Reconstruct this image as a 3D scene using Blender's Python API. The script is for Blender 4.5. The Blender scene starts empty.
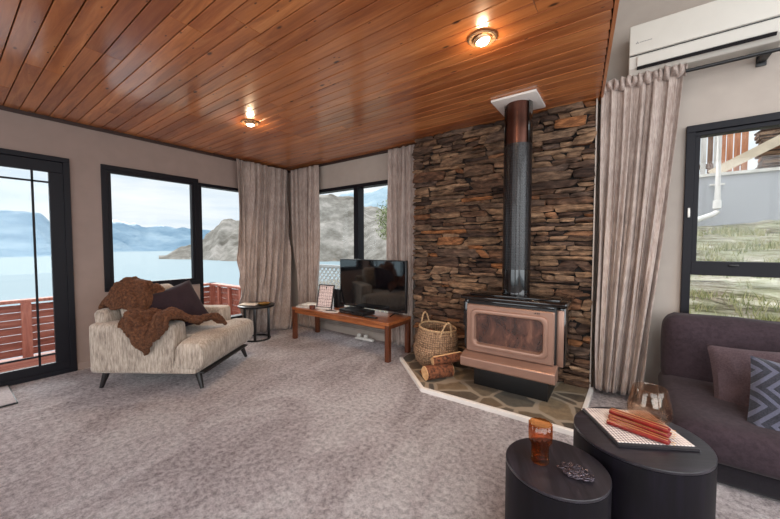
import bpy, bmesh, math, random
from math import sin, cos, pi, radians
from mathutils import Vector, Matrix, noise
random.seed(7)
scn = bpy.context.scene
FILL = 0.62  # strength of the added fill lamps
COL = scn.collection

# ------------------------------------------------------------------ helpers
def srgb(r, g, b, a=1.0):
    def f(c):
        c /= 255.0
        return c / 12.92 if c <= 0.04045 else ((c + 0.055) / 1.055) ** 2.4
    return (f(r), f(g), f(b), a)

def new_mat(name):
    m = bpy.data.materials.new(name)
    m.use_nodes = True
    nt = m.node_tree
    nt.nodes.clear()
    out = nt.nodes.new('ShaderNodeOutputMaterial')
    return m, nt, out

def N(nt, typ, ins=None, **kw):
    n = nt.nodes.new(typ)
    for k, v in kw.items():
        setattr(n, k, v)
    if ins:
        for k, v in ins.items():
            s = n.inputs[k]
            if isinstance(v, bpy.types.NodeSocket):
                nt.links.new(v, s)
            else:
                s.default_value = v
    return n

def ramp(nt, fac, stops, interp='LINEAR'):
    n = nt.nodes.new('ShaderNodeValToRGB')
    n.color_ramp.interpolation = interp
    el = n.color_ramp.elements
    while len(el) > len(stops):
        el.remove(el[-1])
    while len(el) < len(stops):
        el.new(0.5)
    for e, (p, c) in zip(el, stops):
        e.position = p
        e.color = c if len(c) == 4 else (*c, 1)
    nt.links.new(fac, n.inputs[0])
    return n.outputs[0]

def coords(nt, kind='Object', scale=(1, 1, 1), rot=(0, 0, 0)):
    tc = N(nt, 'ShaderNodeTexCoord')
    mp = N(nt, 'ShaderNodeMapping', {'Vector': tc.outputs[kind], 'Scale': scale, 'Rotation': rot})
    return mp.outputs[0]

def noise_tex(nt, vec, scale, detail=3, rough=0.5, dist=0.0):
    return N(nt, 'ShaderNodeTexNoise', {'Vector': vec, 'Scale': scale, 'Detail': detail, 'Roughness': rough, 'Distortion': dist})

def bump(nt, h, strength=0.3, dist=0.01):
    return N(nt, 'ShaderNodeBump', {'Height': h, 'Strength': strength, 'Distance': dist}).outputs[0]

def mix(nt, fac, a, b, mode='MIX'):
    n = N(nt, 'ShaderNodeMix', data_type='RGBA', blend_type=mode)
    for idx, v in ((0, fac), (6, a), (7, b)):
        if isinstance(v, bpy.types.NodeSocket):
            nt.links.new(v, n.inputs[idx])
        else:
            n.inputs[idx].default_value = v
    return n.outputs[2]

def bsdf(nt, out, **ins):
    p = N(nt, 'ShaderNodeBsdfPrincipled')
    for k, v in ins.items():
        s = p.inputs[k.replace('_', ' ')]
        if isinstance(v, bpy.types.NodeSocket):
            nt.links.new(v, s)
        else:
            s.default_value = v
    nt.links.new(p.outputs[0], out.inputs[0])
    return p

def plain(name, col, rough=0.6, metal=0.0, var=0.08, vscale=8, bmp=0.0, bscale=80, **kw):
    m, nt, out = new_mat(name)
    v = coords(nt)
    n = noise_tex(nt, v, vscale)
    dark = tuple(c * (1 - var * 2) for c in col[:3]) + (1,)
    lite = tuple(min(1, c * (1 + var * 2)) for c in col[:3]) + (1,)
    c = ramp(nt, n.outputs[0], [(0.3, dark), (0.7, lite)])
    ins = dict(Base_Color=c, Roughness=rough, Metallic=metal)
    if bmp:
        n2 = noise_tex(nt, v, bscale)
        ins['Normal'] = bump(nt, n2.outputs[0], bmp, 0.004)
    ins.update(kw)
    bsdf(nt, out, **ins)
    return m

def fabric(name, c1, c2, scale=250, stretch=(1, 1, 1), bmp=0.3, rough=0.9, sheen=0.2, big=None):
    m, nt, out = new_mat(name)
    v = coords(nt, scale=stretch)
    n = noise_tex(nt, v, scale, 4, 0.7)
    c = ramp(nt, n.outputs[0], [(0.35, c1), (0.65, c2)])
    v2 = coords(nt)
    n2 = noise_tex(nt, v2, 6, 3)
    c = mix(nt, 0.35, c, ramp(nt, n2.outputs[0], [(0.3, c1), (0.7, c2)]))
    bsdf(nt, out, Base_Color=c, Roughness=rough, Sheen_Weight=sheen, Normal=bump(nt, n.outputs[0], bmp, 0.003), Specular_IOR_Level=0.2)
    return m

def wood(name, c1, c2, c3, axis=0, scale=6, rough=0.4, coat=0.0, bmp=0.05, grain=14, spec=0.5):
    m, nt, out = new_mat(name)
    s = [1, 1, 1]
    s[axis] = 0.08
    v = coords(nt, scale=tuple(s))
    n = noise_tex(nt, v, scale * grain / 3, 6, 0.65, 0.6)
    c = ramp(nt, n.outputs[0], [(0.3, c1), (0.5, c2), (0.72, c3)])
    bsdf(nt, out, Base_Color=c, Roughness=rough, Coat_Weight=coat, Coat_Roughness=0.15, Specular_IOR_Level=spec, Normal=bump(nt, n.outputs[0], bmp, 0.002))
    return m

def schlick(nt, f0=0.04, gain=1.0):
    """reflectance of a thin pane, the same from both of its sides"""
    g = N(nt, 'ShaderNodeNewGeometry')
    d = N(nt, 'ShaderNodeVectorMath', {0: g.outputs['Normal'], 1: g.outputs['Incoming']}, operation='DOT_PRODUCT').outputs['Value']
    d = N(nt, 'ShaderNodeMath', {0: d}, operation='ABSOLUTE').outputs[0]
    d = N(nt, 'ShaderNodeMath', {0: 1.0, 1: d}, operation='SUBTRACT').outputs[0]
    d = N(nt, 'ShaderNodeMath', {0: d, 1: 5.0}, operation='POWER').outputs[0]
    return N(nt, 'ShaderNodeMath', {0: d, 1: (1 - f0) * gain, 2: f0 * gain}, operation='MULTIPLY_ADD').outputs[0]

def glass_pane(name, tint=(1, 1, 1, 1), refl=1.0):
    m, nt, out = new_mat(name)
    t = N(nt, 'ShaderNodeBsdfTransparent', {'Color': tint})
    g = N(nt, 'ShaderNodeBsdfGlossy', {'Roughness': 0.02})
    mx = N(nt, 'ShaderNodeMixShader', {0: schlick(nt, 0.04, refl * 0.4), 1: t.outputs[0], 2: g.outputs[0]})
    nt.links.new(mx.outputs[0], out.inputs[0])
    return m

def tag(o, label=None, cat=None, group=None, kind=None):
    if label: o['label'] = label
    if cat: o['category'] = cat
    if group: o['group'] = group
    if kind: o['kind'] = kind
    return o

def empty(name, loc=(0, 0, 0), rz=0.0):
    o = bpy.data.objects.new(name, None)
    o.empty_display_size = 0.1
    COL.objects.link(o)
    o.location = loc
    o.rotation_euler = (0, 0, rz)
    return o

class MB:
    """collects shapes and links them as one mesh object"""
    def __init__(s):
        s.bm = bmesh.new()
    def box(s, c, size, rot=None, bev=0.0, seg=2):
        r = bmesh.ops.create_cube(s.bm, size=1.0)
        vs = r['verts']
        bmesh.ops.scale(s.bm, vec=size, verts=vs)
        if bev > 0:
            es = list({e for v in vs for e in v.link_edges})
            rr = bmesh.ops.bevel(s.bm, geom=es, offset=bev, segments=seg, profile=0.5, affect='EDGES')
            vs = list({v for f in rr['faces'] for v in f.verts} | {v for v in vs if v.is_valid})
        M = Matrix.Translation(c)
        if rot is not None:
            M = M @ (rot if isinstance(rot, Matrix) else Matrix.Rotation(rot, 4, 'Z'))
        bmesh.ops.transform(s.bm, matrix=M, verts=vs)
        return s
    def span(s, a, b, bev=0.0):
        a = Vector(a); b = Vector(b)
        return s.box((a + b) / 2, tuple(abs(x) for x in (b - a)), bev=bev)
    def cyl(s, a, b, r1, r2=None, seg=24, caps=True):
        a = Vector(a); b = Vector(b)
        r2 = r1 if r2 is None else r2
        d = b - a
        q = d.to_track_quat('Z', 'Y').to_matrix().to_4x4()
        bmesh.ops.create_cone(s.bm, cap_ends=caps, segments=seg, radius1=r1, radius2=r2, depth=d.length, matrix=Matrix.Translation((a + b) / 2) @ q)
        return s
    def tube(s, pts, r, seg=8, closed=False):
        pts = [Vector(p) for p in pts]
        n = len(pts)
        rings = []
        up = Vector((0, 0, 1))
        for i, p in enumerate(pts):
            if closed:
                t = pts[(i + 1) % n] - pts[i - 1]
            else:
                t = pts[min(i + 1, n - 1)] - pts[max(i - 1, 0)]
            t.normalize()
            x = t.cross(up)
            if x.length < 1e-3: x = t.cross(Vector((0, 1, 0)))
            x.normalize(); y = t.cross(x)
            rr = r[i] if isinstance(r, (list, tuple)) else r
            rings.append([s.bm.verts.new(p + x * rr * cos(2 * pi * k / seg) + y * rr * sin(2 * pi * k / seg)) for k in range(seg)])
        m = n if closed else n - 1
        for i in range(m):
            A, B = rings[i], rings[(i + 1) % n]
            for k in range(seg):
                s.bm.faces.new((A[k], A[(k + 1) % seg], B[(k + 1) % seg], B[k]))
        if not closed:
            s.bm.faces.new(rings[0][::-1]); s.bm.faces.new(rings[-1])
        return s
    def lathe(s, prof, c=(0, 0, 0), seg=40, fn=None):
        rings = []
        for r, z in prof:
            ring = []
            for k in range(seg):
                a = 2 * pi * k / seg
                rr = r if fn is None else fn(r, z, a)
                ring.append(s.bm.verts.new((c[0] + rr * cos(a), c[1] + rr * sin(a), c[2] + z)))
            rings.append(ring)
        for i in range(len(rings) - 1):
            for k in range(seg):
                s.bm.faces.new((rings[i][k], rings[i][(k + 1) % seg], rings[i + 1][(k + 1) % seg], rings[i + 1][k]))
        s.bm.faces.new(rings[0][::-1]); s.bm.faces.new(rings[-1])
        return s
    def prism(s, poly, z0, z1):
        lo = [s.bm.verts.new((x, y, z0)) for x, y in poly]
        hi = [s.bm.verts.new((x, y, z1)) for x, y in poly]
        n = len(poly)
        s.bm.faces.new(hi); s.bm.faces.new(lo[::-1])
        for i in range(n):
            s.bm.faces.new((lo[i], lo[(i + 1) % n], hi[(i + 1) % n], hi[i]))
        return s
    def grid(s, fn, nu, nv, closed_u=False):
        V = [[s.bm.verts.new(fn(i / nu, j / nv)) for j in range(nv + 1)] for i in range(nu + (0 if closed_u else 1))]
        m = len(V)
        for i in range(nu):
            for j in range(nv):
                s.bm.faces.new((V[i][j], V[(i + 1) % m][j], V[(i + 1) % m][j + 1], V[i][j + 1]))
        return s
    def softbox(s, c, size, r=0.04, n=10, puff=(0, 0, 0), rot=None, wob=0.0, seed=0.0):
        """rounded upholstered block"""
        hx, hy, hz = (q / 2 for q in size)
        n += 2
        vd = {}
        def gv(i, j, k):
            if (i, j, k) not in vd:
                vd[(i, j, k)] = s.bm.verts.new((2 * i / n - 1, 2 * j / n - 1, 2 * k / n - 1))
            return vd[(i, j, k)]
        for ax in range(3):
            for e in (0, n):
                for i in range(n):
                    for j in range(n):
                        q4 = []
                        for di, dj in ((0, 0), (1, 0), (1, 1), (0, 1)):
                            t = [i + di, j + dj]; t.insert(ax, e); q4.append(gv(*t))
                        s.bm.faces.new(q4)
        allv = list(vd.values())
        M = Matrix.Translation(c)
        if rot is not None: M = M @ (rot if isinstance(rot, Matrix) else Matrix.Rotation(rot, 4, 'Z'))
        for v in allv:
            p = v.co.copy()
            # concentrate samples near the rims
            q = Vector([math.copysign(1 - (1 - abs(t)) ** 1.35, t) if abs(t) < 1 else t for t in p])
            w = Vector((q.x * hx, q.y * hy, q.z * hz))
            inner = Vector((max(-hx + r, min(hx - r, w.x)), max(-hy + r, min(hy - r, w.y)), max(-hz + r, min(hz - r, w.z))))
            d = w - inner
            if d.length > 1e-6: w = inner + d.normalized() * r
            w.z += math.copysign(puff[2], w.z) * (1 - q.x ** 2) * (1 - q.y ** 2) * abs(q.z)
            w.x += math.copysign(puff[0], w.x) * (1 - q.z ** 2) * (1 - q.y ** 2) * abs(q.x)
            w.y += math.copysign(puff[1], w.y) * (1 - q.x ** 2) * (1 - q.z ** 2) * abs(q.y)
            if wob:
                w += Vector(noise.noise_vector(w * 5 + Vector((seed, seed, 0)))) * wob
            v.co = M @ w
        return s
    def pillow(s, w, h, t, n=22, seed=0.0, wob=0.006, pinch=0.06):
        """scatter cushion standing in the local xz plane, thickness along y"""
        def f(side):
            def g(u, v):
                a = 2 * u - 1; b = 2 * v - 1
                k = max(0, (1 - a * a)) ** 0.5 * max(0, (1 - b * b)) ** 0.5
                x = a * w / 2 * (1 - pinch * (1 - b * b)); z = b * h / 2 * (1 - pinch * (1 - a * a))
                y = side * (t / 2) * k ** 0.75
                nn = noise.noise(Vector((a * 2.2 + seed, b * 2.2, side * 3 + seed)))
                n2 = noise.noise(Vector((a * 6 + seed, b * 2.5 + a, seed)))
                y += side * k * (nn * wob * 2 + n2 * wob)
                return (x, y, z)
            return g
        s.grid(f(1), n, n); s.grid(f(-1), n, n)
        bmesh.ops.remove_doubles(s.bm, verts=s.bm.verts, dist=0.0005)
        return s
    def build(s, name, m, parent=None, label=None, smooth=True, bevel=0.0, angle=40, solid=0.0, subsurf=0, loc=None, rot=None):
        bmesh.ops.recalc_face_normals(s.bm, faces=s.bm.faces)
        me = bpy.data.meshes.new(name)
        s.bm.to_mesh(me); s.bm.free()
        o = bpy.data.objects.new(name, me)
        COL.objects.link(o)
        if m: me.materials.append(m)
        if smooth:
            for p in me.polygons: p.use_smooth = True
            try: me.set_sharp_from_angle(angle=radians(angle))
            except Exception: pass
        if parent: o.parent = parent
        if loc: o.location = loc
        if rot: o.rotation_euler = rot
        if label: o['label'] = label
        if solid:
            md = o.modifiers.new('solid', 'SOLIDIFY'); md.thickness = solid; md.offset = 0
        if bevel:
            md = o.modifiers.new('bevel', 'BEVEL'); md.width = bevel; md.segments = 2; md.limit_method = 'ANGLE'
        if subsurf:
            md = o.modifiers.new('sub', 'SUBSURF'); md.levels = subsurf; md.render_levels = subsurf
        return o

def structure(o): return tag(o, kind='structure')

def copy_tree(o, parent=None):
    c = o.copy(); COL.objects.link(c)
    if parent: c.parent = parent
    for ch in list(o.children): copy_tree(ch, c)
    return c

# ------------------------------------------------------------------ materials
M_wall = plain('wall_paint_taupe', srgb(150, 131, 122), 0.85, var=0.02, bmp=0.08, bscale=160)
M_wall_r = plain('wall_paint_grey', srgb(172, 160, 150), 0.85, var=0.02, bmp=0.08, bscale=160)
M_frame = plain('dark_window_joinery', srgb(14, 12, 20), 0.5, var=0.05, Specular_IOR_Level=0.25)
M_black = plain('black_satin', srgb(16, 15, 17), 0.35)
M_blackwood = plain('black_stained_wood', srgb(26, 22, 22), 0.4, bmp=0.1)
M_white = plain('white_plastic', srgb(225, 222, 215), 0.4, var=0.01)
M_glass = glass_pane('window_glass', (0.97, 0.99, 1, 1), 1.0)
M_bright = plain('white_painted_trim', srgb(236, 230, 224), 0.5, var=0.02)

def ceiling_mat():
    m, nt, out = new_mat('varnished_timber_ceiling')
    g = N(nt, 'ShaderNodeNewGeometry')
    v = coords(nt, scale=(0.22, 2.2, 1))
    off = N(nt, 'ShaderNodeVectorMath', {0: v, 1: g.outputs['Random Per Island']}, operation='ADD').outputs[0]
    sc = N(nt, 'ShaderNodeVectorMath', {0: (7, 3, 5)}, operation='SCALE')
    nt.links.new(g.outputs['Random Per Island'], sc.inputs['Scale'])
    off = N(nt, 'ShaderNodeVectorMath', {0: v, 1: sc.outputs[0]}, operation='ADD').outputs[0]
    n = noise_tex(nt, off, 9, 6, 0.62, 1.2)
    n2 = noise_tex(nt, off, 2.2, 2, 0.5, 0.3)
    c = ramp(nt, n.outputs[0], [(0.28, srgb(138, 72, 36)), (0.5, srgb(206, 124, 66)), (0.72, srgb(240, 170, 108))])
    tone = ramp(nt, g.outputs['Random Per Island'], [(0, (0.66, 0.56, 0.50, 1)), (0.5, (0.92, 0.88, 0.84, 1)), (1, (1.12, 1.14, 1.14, 1))])
    c = mix(nt, 1.0, c, tone, 'MULTIPLY')
    c = mix(nt, 0.5, c, ramp(nt, n2.outputs[0], [(0.38, srgb(132, 66, 34)), (0.62, srgb(222, 142, 82))]))
    # knots
    v3 = coords(nt, scale=(1.0, 2.4, 1))
    vo = N(nt, 'ShaderNodeTexVoronoi', {'Vector': v3, 'Scale': 3.2, 'Randomness': 1.0})
    kn = ramp(nt, vo.outputs['Distance'], [(0.0, (1, 1, 1, 1)), (0.05, (0.9, 0.9, 0.9, 1)), (0.10, (0, 0, 0, 1))])
    c = mix(nt, kn, c, srgb(52, 22, 12))
    vb = N(nt, 'ShaderNodeTexVoronoi', {'Vector': v3, 'Scale': 7, 'Randomness': 1.0})
    kb = ramp(nt, vb.outputs['Distance'], [(0.0, (0.95, 0.95, 0.95, 1)), (0.05, (0.8, 0.8, 0.8, 1)), (0.09, (0, 0, 0, 1))])
    c = mix(nt, kb, c, srgb(58, 24, 12))
    bsdf(nt, out, Base_Color=c, Roughness=0.34, Coat_Weight=0.9, Coat_Roughness=0.17, Normal=bump(nt, n.outputs[0], 0.08, 0.004))
    return m
M_ceil = ceiling_mat()

def carpet_mat():
    m, nt, out = new_mat('plush_mauve_grey_carpet')
    v = coords(nt)
    nf = noise_tex(nt, v, 130, 3, 0.7)
    nm = noise_tex(nt, v, 34, 5, 0.7, 0.3)
    vs = coords(nt, scale=(1.0, 0.45, 1), rot=(0, 0, 0.6))
    nl = noise_tex(nt, vs, 2.6, 5, 0.62, 1.0)
    fac = mix(nt, 0.25, nm.outputs[0], nf.outputs[0])
    c = ramp(nt, fac, [(0.38, srgb(104, 92, 94)), (0.49, srgb(204, 190, 191)), (0.6, srgb(248, 240, 240))])  # tuft shading put into the colour, darker in the hollows
    c2 = ramp(nt, nl.outputs[0], [(0.38, srgb(150, 132, 134)), (0.5, srgb(206, 192, 194)), (0.62, srgb(244, 238, 238))])
    c = mix(nt, 0.4, c, c2)
    h = N(nt, 'ShaderNodeMath', {0: nf.outputs[0], 1: 1.0}, operation='MULTIPLY').outputs[0]
    h = N(nt, 'ShaderNodeMath', {0: h, 1: nm.outputs[0]}, operation='ADD').outputs[0]
    b = bump(nt, h, 1.0, 0.035)
    bsdf(nt, out, Base_Color=c, Roughness=1.0, Sheen_Weight=0.25, Specular_IOR_Level=0.1, Normal=b)
    return m
M_carpet = carpet_mat()

def stone_mat():
    m, nt, out = new_mat('stacked_schist')
    g = N(nt, 'ShaderNodeNewGeometry')
    rnd = g.outputs['Random Per Island']
    base = ramp(nt, rnd, [(0.0, srgb(60, 46, 40)), (0.15, srgb(92, 72, 60)), (0.3, srgb(140, 112, 88)), (0.45, srgb(88, 72, 64)), (0.6, srgb(150, 122, 98)), (0.72, srgb(110, 82, 64)), (0.85, srgb(72, 58, 52)), (0.93, srgb(156, 104, 66)), (1.0, srgb(128, 108, 92))])
    v = coords(nt, scale=(0.6, 1, 2.2))
    n = noise_tex(nt, v, 14, 6, 0.7, 0.5)
    n2 = noise_tex(nt, v, 50, 4, 0.7)
    c = mix(nt, 0.85, base, ramp(nt, n.outputs[0], [(0.34, (0.16, 0.13, 0.12, 1)), (0.5, (0.85, 0.8, 0.76, 1)), (0.66, (1.9, 1.8, 1.65, 1))]), 'MULTIPLY')
    h = N(nt, 'ShaderNodeMath', {0: n.outputs[0], 1: n2.outputs[0]}, operation='ADD').outputs[0]
    bsdf(nt, out, Base_Color=c, Roughness=0.8, Normal=bump(nt, h, 0.7, 0.015), Specular_IOR_Level=0.25)
    return m
M_stone = stone_mat()
M_mortar = plain('dark_joint', srgb(24, 19, 17), 0.95)

def hearth_mat():
    m, nt, out = new_mat('crazy_paving_flagstone')
    v = coords(nt)
    n0 = noise_tex(nt, v, 3.0, 2)
    vv = N(nt, 'ShaderNodeMix', {0: 0.12}, data_type='VECTOR')
    nt.links.new(v, vv.inputs[4]); nt.links.new(n0.outputs['Color'], vv.inputs[5])
    vec = vv.outputs[1]
    ve = N(nt, 'ShaderNodeTexVoronoi', {'Vector': vec, 'Scale': 4.4}, feature='DISTANCE_TO_EDGE')
    vc = N(nt, 'ShaderNodeTexVoronoi', {'Vector': vec, 'Scale': 4.4})
    bw = N(nt, 'ShaderNodeSeparateColor', {0: vc.outputs['Color']})
    c = ramp(nt, bw.outputs[0], [(0, srgb(72, 68, 64)), (0.25, srgb(128, 112, 92)), (0.5, srgb(92, 90, 84)), (0.7, srgb(150, 130, 104)), (0.9, srgb(112, 98, 82)), (1, srgb(84, 82, 80))])
    n = noise_tex(nt, v, 18, 6, 0.7)
    c = mix(nt, 0.6, c, ramp(nt, n.outputs[0], [(0.3, (0.45, 0.42, 0.4, 1)), (0.7, (1.25, 1.2, 1.1, 1))]), 'MULTIPLY')
    e = ramp(nt, ve.outputs['Distance'], [(0.0, (1, 1, 1, 1)), (0.045, (1, 1, 1, 1)), (0.075, (0, 0, 0, 1))])
    c = mix(nt, e, c, srgb(158, 144, 126))
    bsdf(nt, out, Base_Color=c, Roughness=0.5, Normal=bump(nt, n.outputs[0], 0.3, 0.01))
    return m
M_hearth = hearth_mat()

M_curt = fabric('oatmeal_linen_curtain', srgb(132, 115, 107), srgb(190, 173, 163), 120, (1, 1, 0.12), 0.2)
M_chairfab = fabric('cream_marl_upholstery', srgb(112, 98, 88), srgb(204, 190, 174), 75, (1, 1, 0.16), 0.5)
M_plum = fabric('dark_plum_velvet', srgb(34, 24, 30), srgb(50, 36, 43), 120, bmp=0.15, sheen=0.12)
M_sofa = fabric('plum_grey_suede', srgb(44, 34, 39), srgb(64, 51, 57), 40, bmp=0.12, sheen=0.06)
M_sofa_base = fabric('dark_sofa_base_cloth', srgb(22, 18, 22), srgb(32, 26, 32), 120, bmp=0.1)
M_pillow2 = fabric('mauve_cushion_cloth', srgb(66, 52, 56), srgb(90, 74, 78), 120, bmp=0.15, sheen=0.08)

def fur_mat():
    m, nt, out = new_mat('brown_faux_fur')
    v = coords(nt, scale=(1, 1, 1))
    n = noise_tex(nt, v, 48, 6, 0.75, 0.4)
    n2 = noise_tex(nt, v, 190, 3, 0.7)
    c = ramp(nt, n.outputs[0], [(0.32, srgb(54, 28, 18)), (0.5, srgb(98, 58, 36)), (0.68, srgb(146, 96, 62))])
    h = N(nt, 'ShaderNodeMath', {0: n.outputs[0], 1: n2.outputs[0]}, operation='ADD').outputs[0]
    bsdf(nt, out, Base_Color=c, Roughness=0.9, Sheen_Weight=0.15, Sheen_Tint=srgb(220, 160, 110), Normal=bump(nt, h, 0.9, 0.02))
    return m
M_fur = fur_mat()

M_bench = wood('honey_oak', srgb(104, 54, 28), srgb(150, 86, 48), srgb(184, 116, 70), 0, 8, 0.3, 0.3)
M_benchleg = wood('dark_red_oak', srgb(64, 32, 20), srgb(92, 48, 28), srgb(116, 66, 40), 2, 8, 0.35)
M_decking = wood('red_stained_decking', srgb(122, 66, 52), srgb(166, 98, 80), srgb(196, 134, 114), 1, 5, 0.6)
M_decking2 = wood('pale_red_cedar', srgb(150, 84, 68), srgb(190, 120, 100), srgb(214, 150, 128), 2, 5, 0.6)
M_gold = plain('copper_bronze_enamel', srgb(158, 124, 108), 0.36, metal=0.5, var=0.03)
M_stoveblk = plain('black_stove_enamel', srgb(10, 9, 10), 0.12, var=0.02, Coat_Weight=0.6)
M_stovemat = plain('matt_black_steel', srgb(14, 13, 14), 0.5)
M_copperpipe = plain('heat_tinted_steel', srgb(88, 56, 46), 0.28, metal=0.8, var=0.25, vscale=5)

def perf_mat():
    m, nt, out = new_mat('perforated_black_shield')
    tc = N(nt, 'ShaderNodeTexCoord')
    sp = N(nt, 'ShaderNodeSeparateXYZ', {0: tc.outputs['Object']})
    at = N(nt, 'ShaderNodeMath', {0: sp.outputs[1], 1: sp.outputs[0]}, operation='ARCTAN2')
    u = N(nt, 'ShaderNodeMath', {0: at.outputs[0], 1: 0.108 / 0.021}, operation='MULTIPLY')
    w = N(nt, 'ShaderNodeMath', {0: sp.outputs[2], 1: 1 / 0.021}, operation='MULTIPLY')
    cb = N(nt, 'ShaderNodeCombineXYZ', {0: u.outputs[0], 1: w.outputs[0]})
    vo = N(nt, 'ShaderNodeTexVoronoi', {'Vector': cb.outputs[0], 'Scale': 1.0, 'Randomness': 0.0}, voronoi_dimensions='2D')
    f = ramp(nt, vo.outputs['Distance'], [(0.28, (0, 0, 0, 1)), (0.36, (1, 1, 1, 1))])
    c = mix(nt, f, srgb(30, 25, 30), srgb(5, 4, 5))
    bsdf(nt, out, Base_Color=c, Roughness=0.34, Metallic=0.0, Coat_Weight=0.2, Normal=bump(nt, f, 1.0, 0.012))
    return m
M_perf = perf_mat()

def fireglass_mat():
    m, nt, out = new_mat('smoked_fire_glass')
    v = coords(nt, scale=(1, 1, 0.6))
    n = noise_tex(nt, v, 9, 5, 0.7, 0.6)
    c = ramp(nt, n.outputs[0], [(0.35, srgb(26, 16, 14)), (0.55, srgb(84, 54, 44)), (0.72, srgb(132, 92, 74))])
    bsdf(nt, out, Base_Color=c, Roughness=0.14, Coat_Weight=1.0, Coat_Roughness=0.05)
    return m
M_fireglass = fireglass_mat()

def basket_mat():
    m, nt, out = new_mat('woven_seagrass')
    v = coords(nt)
    tc = N(nt, 'ShaderNodeTexCoord')
    sp = N(nt, 'ShaderNodeSeparateXYZ', {0: tc.outputs['Object']})
    at = N(nt, 'ShaderNodeMath', {0: sp.outputs[1], 1: sp.outputs[0]}, operation='ARCTAN2')
    cb = N(nt, 'ShaderNodeCombineXYZ', {0: at.outputs[0], 1: sp.outputs[2]})
    mp = N(nt, 'ShaderNodeMapping', {'Vector': cb.outputs[0], 'Scale': (9, 55, 1)})
    ck = N(nt, 'ShaderNodeTexVoronoi', {'Vector': mp.outputs[0], 'Scale': 1.0, 'Randomness': 0.35}, voronoi_dimensions='2D')
    n = noise_tex(nt, v, 40, 3)
    c = ramp(nt, ck.outputs['Distance'], [(0.15, srgb(176, 140, 106)), (0.45, srgb(124, 92, 68)), (0.62, srgb(58, 38, 28))])
    c = mix(nt, 0.4, c, ramp(nt, n.outputs[0], [(0.3, srgb(96, 70, 52)), (0.7, srgb(190, 156, 122))]))
    inv = ramp(nt, ck.outputs['Distance'], [(0.1, (1, 1, 1, 1)), (0.6, (0, 0, 0, 1))])
    bsdf(nt, out, Base_Color=c, Roughness=0.8, Normal=bump(nt, inv, 0.8, 0.008))
    return m
M_basket = basket_mat()
M_rope = plain('pale_rope_handle', srgb(186, 152, 114), 0.8, var=0.15, vscale=60)
M_bark = plain('rough_bark', srgb(108, 62, 38), 0.9, var=0.4, vscale=40, bmp=0.8, bscale=40)
M_splitwood = wood('fresh_split_pine', srgb(186, 132, 86), srgb(220, 172, 122), srgb(238, 202, 156), 0, 8, 0.7, 0, 0.3)

def tv_mat():
    m, nt, out = new_mat('television_screen')
    bsdf(nt, out, Base_Color=srgb(8, 8, 11), Roughness=0.06, Specular_IOR_Level=0.9, Coat_Weight=1.0, Coat_Roughness=0.04)
    return m
M_tv = tv_mat()

def tinted_glass(name, col, rough=0.03):
    m, nt, out = new_mat(name)
    t = N(nt, 'ShaderNodeBsdfTransparent', {'Color': col})
    g = N(nt, 'ShaderNodeBsdfGlossy', {'Roughness': rough, 'Color': (1, 0.93, 0.85, 1)})
    mx = N(nt, 'ShaderNodeMixShader', {0: schlick(nt, 0.06, 0.9), 1: t.outputs[0], 2: g.outputs[0]})
    nt.links.new(mx.outputs[0], out.inputs[0])
    return m
M_amber = tinted_glass('amber_glass', srgb(238, 198, 158))
M_smokeglass = tinted_glass('champagne_glass', srgb(248, 238, 230))
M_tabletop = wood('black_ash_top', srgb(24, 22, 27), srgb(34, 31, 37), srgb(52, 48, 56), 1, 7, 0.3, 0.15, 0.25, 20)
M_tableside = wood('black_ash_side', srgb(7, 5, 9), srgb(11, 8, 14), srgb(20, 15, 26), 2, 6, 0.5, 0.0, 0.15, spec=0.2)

# ------------------------------------------------------------------ room shell
CEIL = 2.4
def wall_with_holes(name, axis, at, thick, a0, a1, z0, z1, holes, m):
    """axis 'x': wall in plane x=at running in y; axis 'y': plane y=at running in x. holes: (a0,a1,z0,z1)"""
    mb = MB()
    As = sorted({a0, a1, *[h[0] for h in holes], *[h[1] for h in holes]})
    Zs = sorted({z0, z1, *[h[2] for h in holes], *[h[3] for h in holes]})
    for i in range(len(As) - 1):
        run = None
        for j in range(len(Zs) - 1):
            ca = (As[i] + As[i + 1]) / 2; cz = (Zs[j] + Zs[j + 1]) / 2
            solid = not any(h[0] < ca < h[1] and h[2] < cz < h[3] for h in holes)
            if solid:
                run = (Zs[j] if run is None else run[0], Zs[j + 1])
            if (not solid or j == len(Zs) - 2) and run:
                lo, hi = min(at, at + thick), max(at, at + thick)
                if axis == 'x': mb.span((lo, As[i], run[0]), (hi, As[i + 1], run[1]))
                else: mb.span((As[i], lo, run[0]), (As[i + 1], hi, run[1]))
                run = None
    bmesh.ops.remove_doubles(mb.bm, verts=mb.bm.verts, dist=1e-5)
    return structure(mb.build(name, m, smooth=False))

DOOR_Y0, DOOR_Y1 = -4.05, -2.535
LWIN = (-2.304, -0.45)          # y range of the left window
TWIN = (0.45, 2.12)             # x range of the window behind the television
RWIN = (4.678, 6.35)
RX, BY = 8.2, -6.6              # right and back walls
UP = 3.35

wall_with_holes('wall_left', 'x', 0, -0.16, BY, 0.16, 0, CEIL + 0.1,
                [(DOOR_Y0, DOOR_Y1, 0, 2.042), (LWIN[0], -1.377, 0.742, 2.043), (-1.377, LWIN[1], 0.22, 2.005)], M_wall)
wall_with_holes('wall_back', 'y', 0, 0.16, 0, RX, 0, UP + 0.1,
                [(TWIN[0], TWIN[1], 0.2, 2.035), (RWIN[0], RWIN[1], 0.42, 2.098)], M_wall_r)
wall_with_holes('wall_right', 'x', RX, 0.16, BY, 0, 0, UP + 0.1, [(-5.8, -0.8, 0.3, 3.1)], M_wall_r)
wall_with_holes('wall_front', 'y', BY, -0.16, -0.16, RX + 0.16, 0, UP + 0.1, [(0.5, 4.1, 0.15, 2.3), (4.7, 7.8, 0.15, 3.1)], M_wall_r)

structure(MB().span((-0.16, BY - 0.16, -0.1), (RX + 0.16, 0.16, 0.0)).build('floor', M_carpet, smooth=False))

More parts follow.
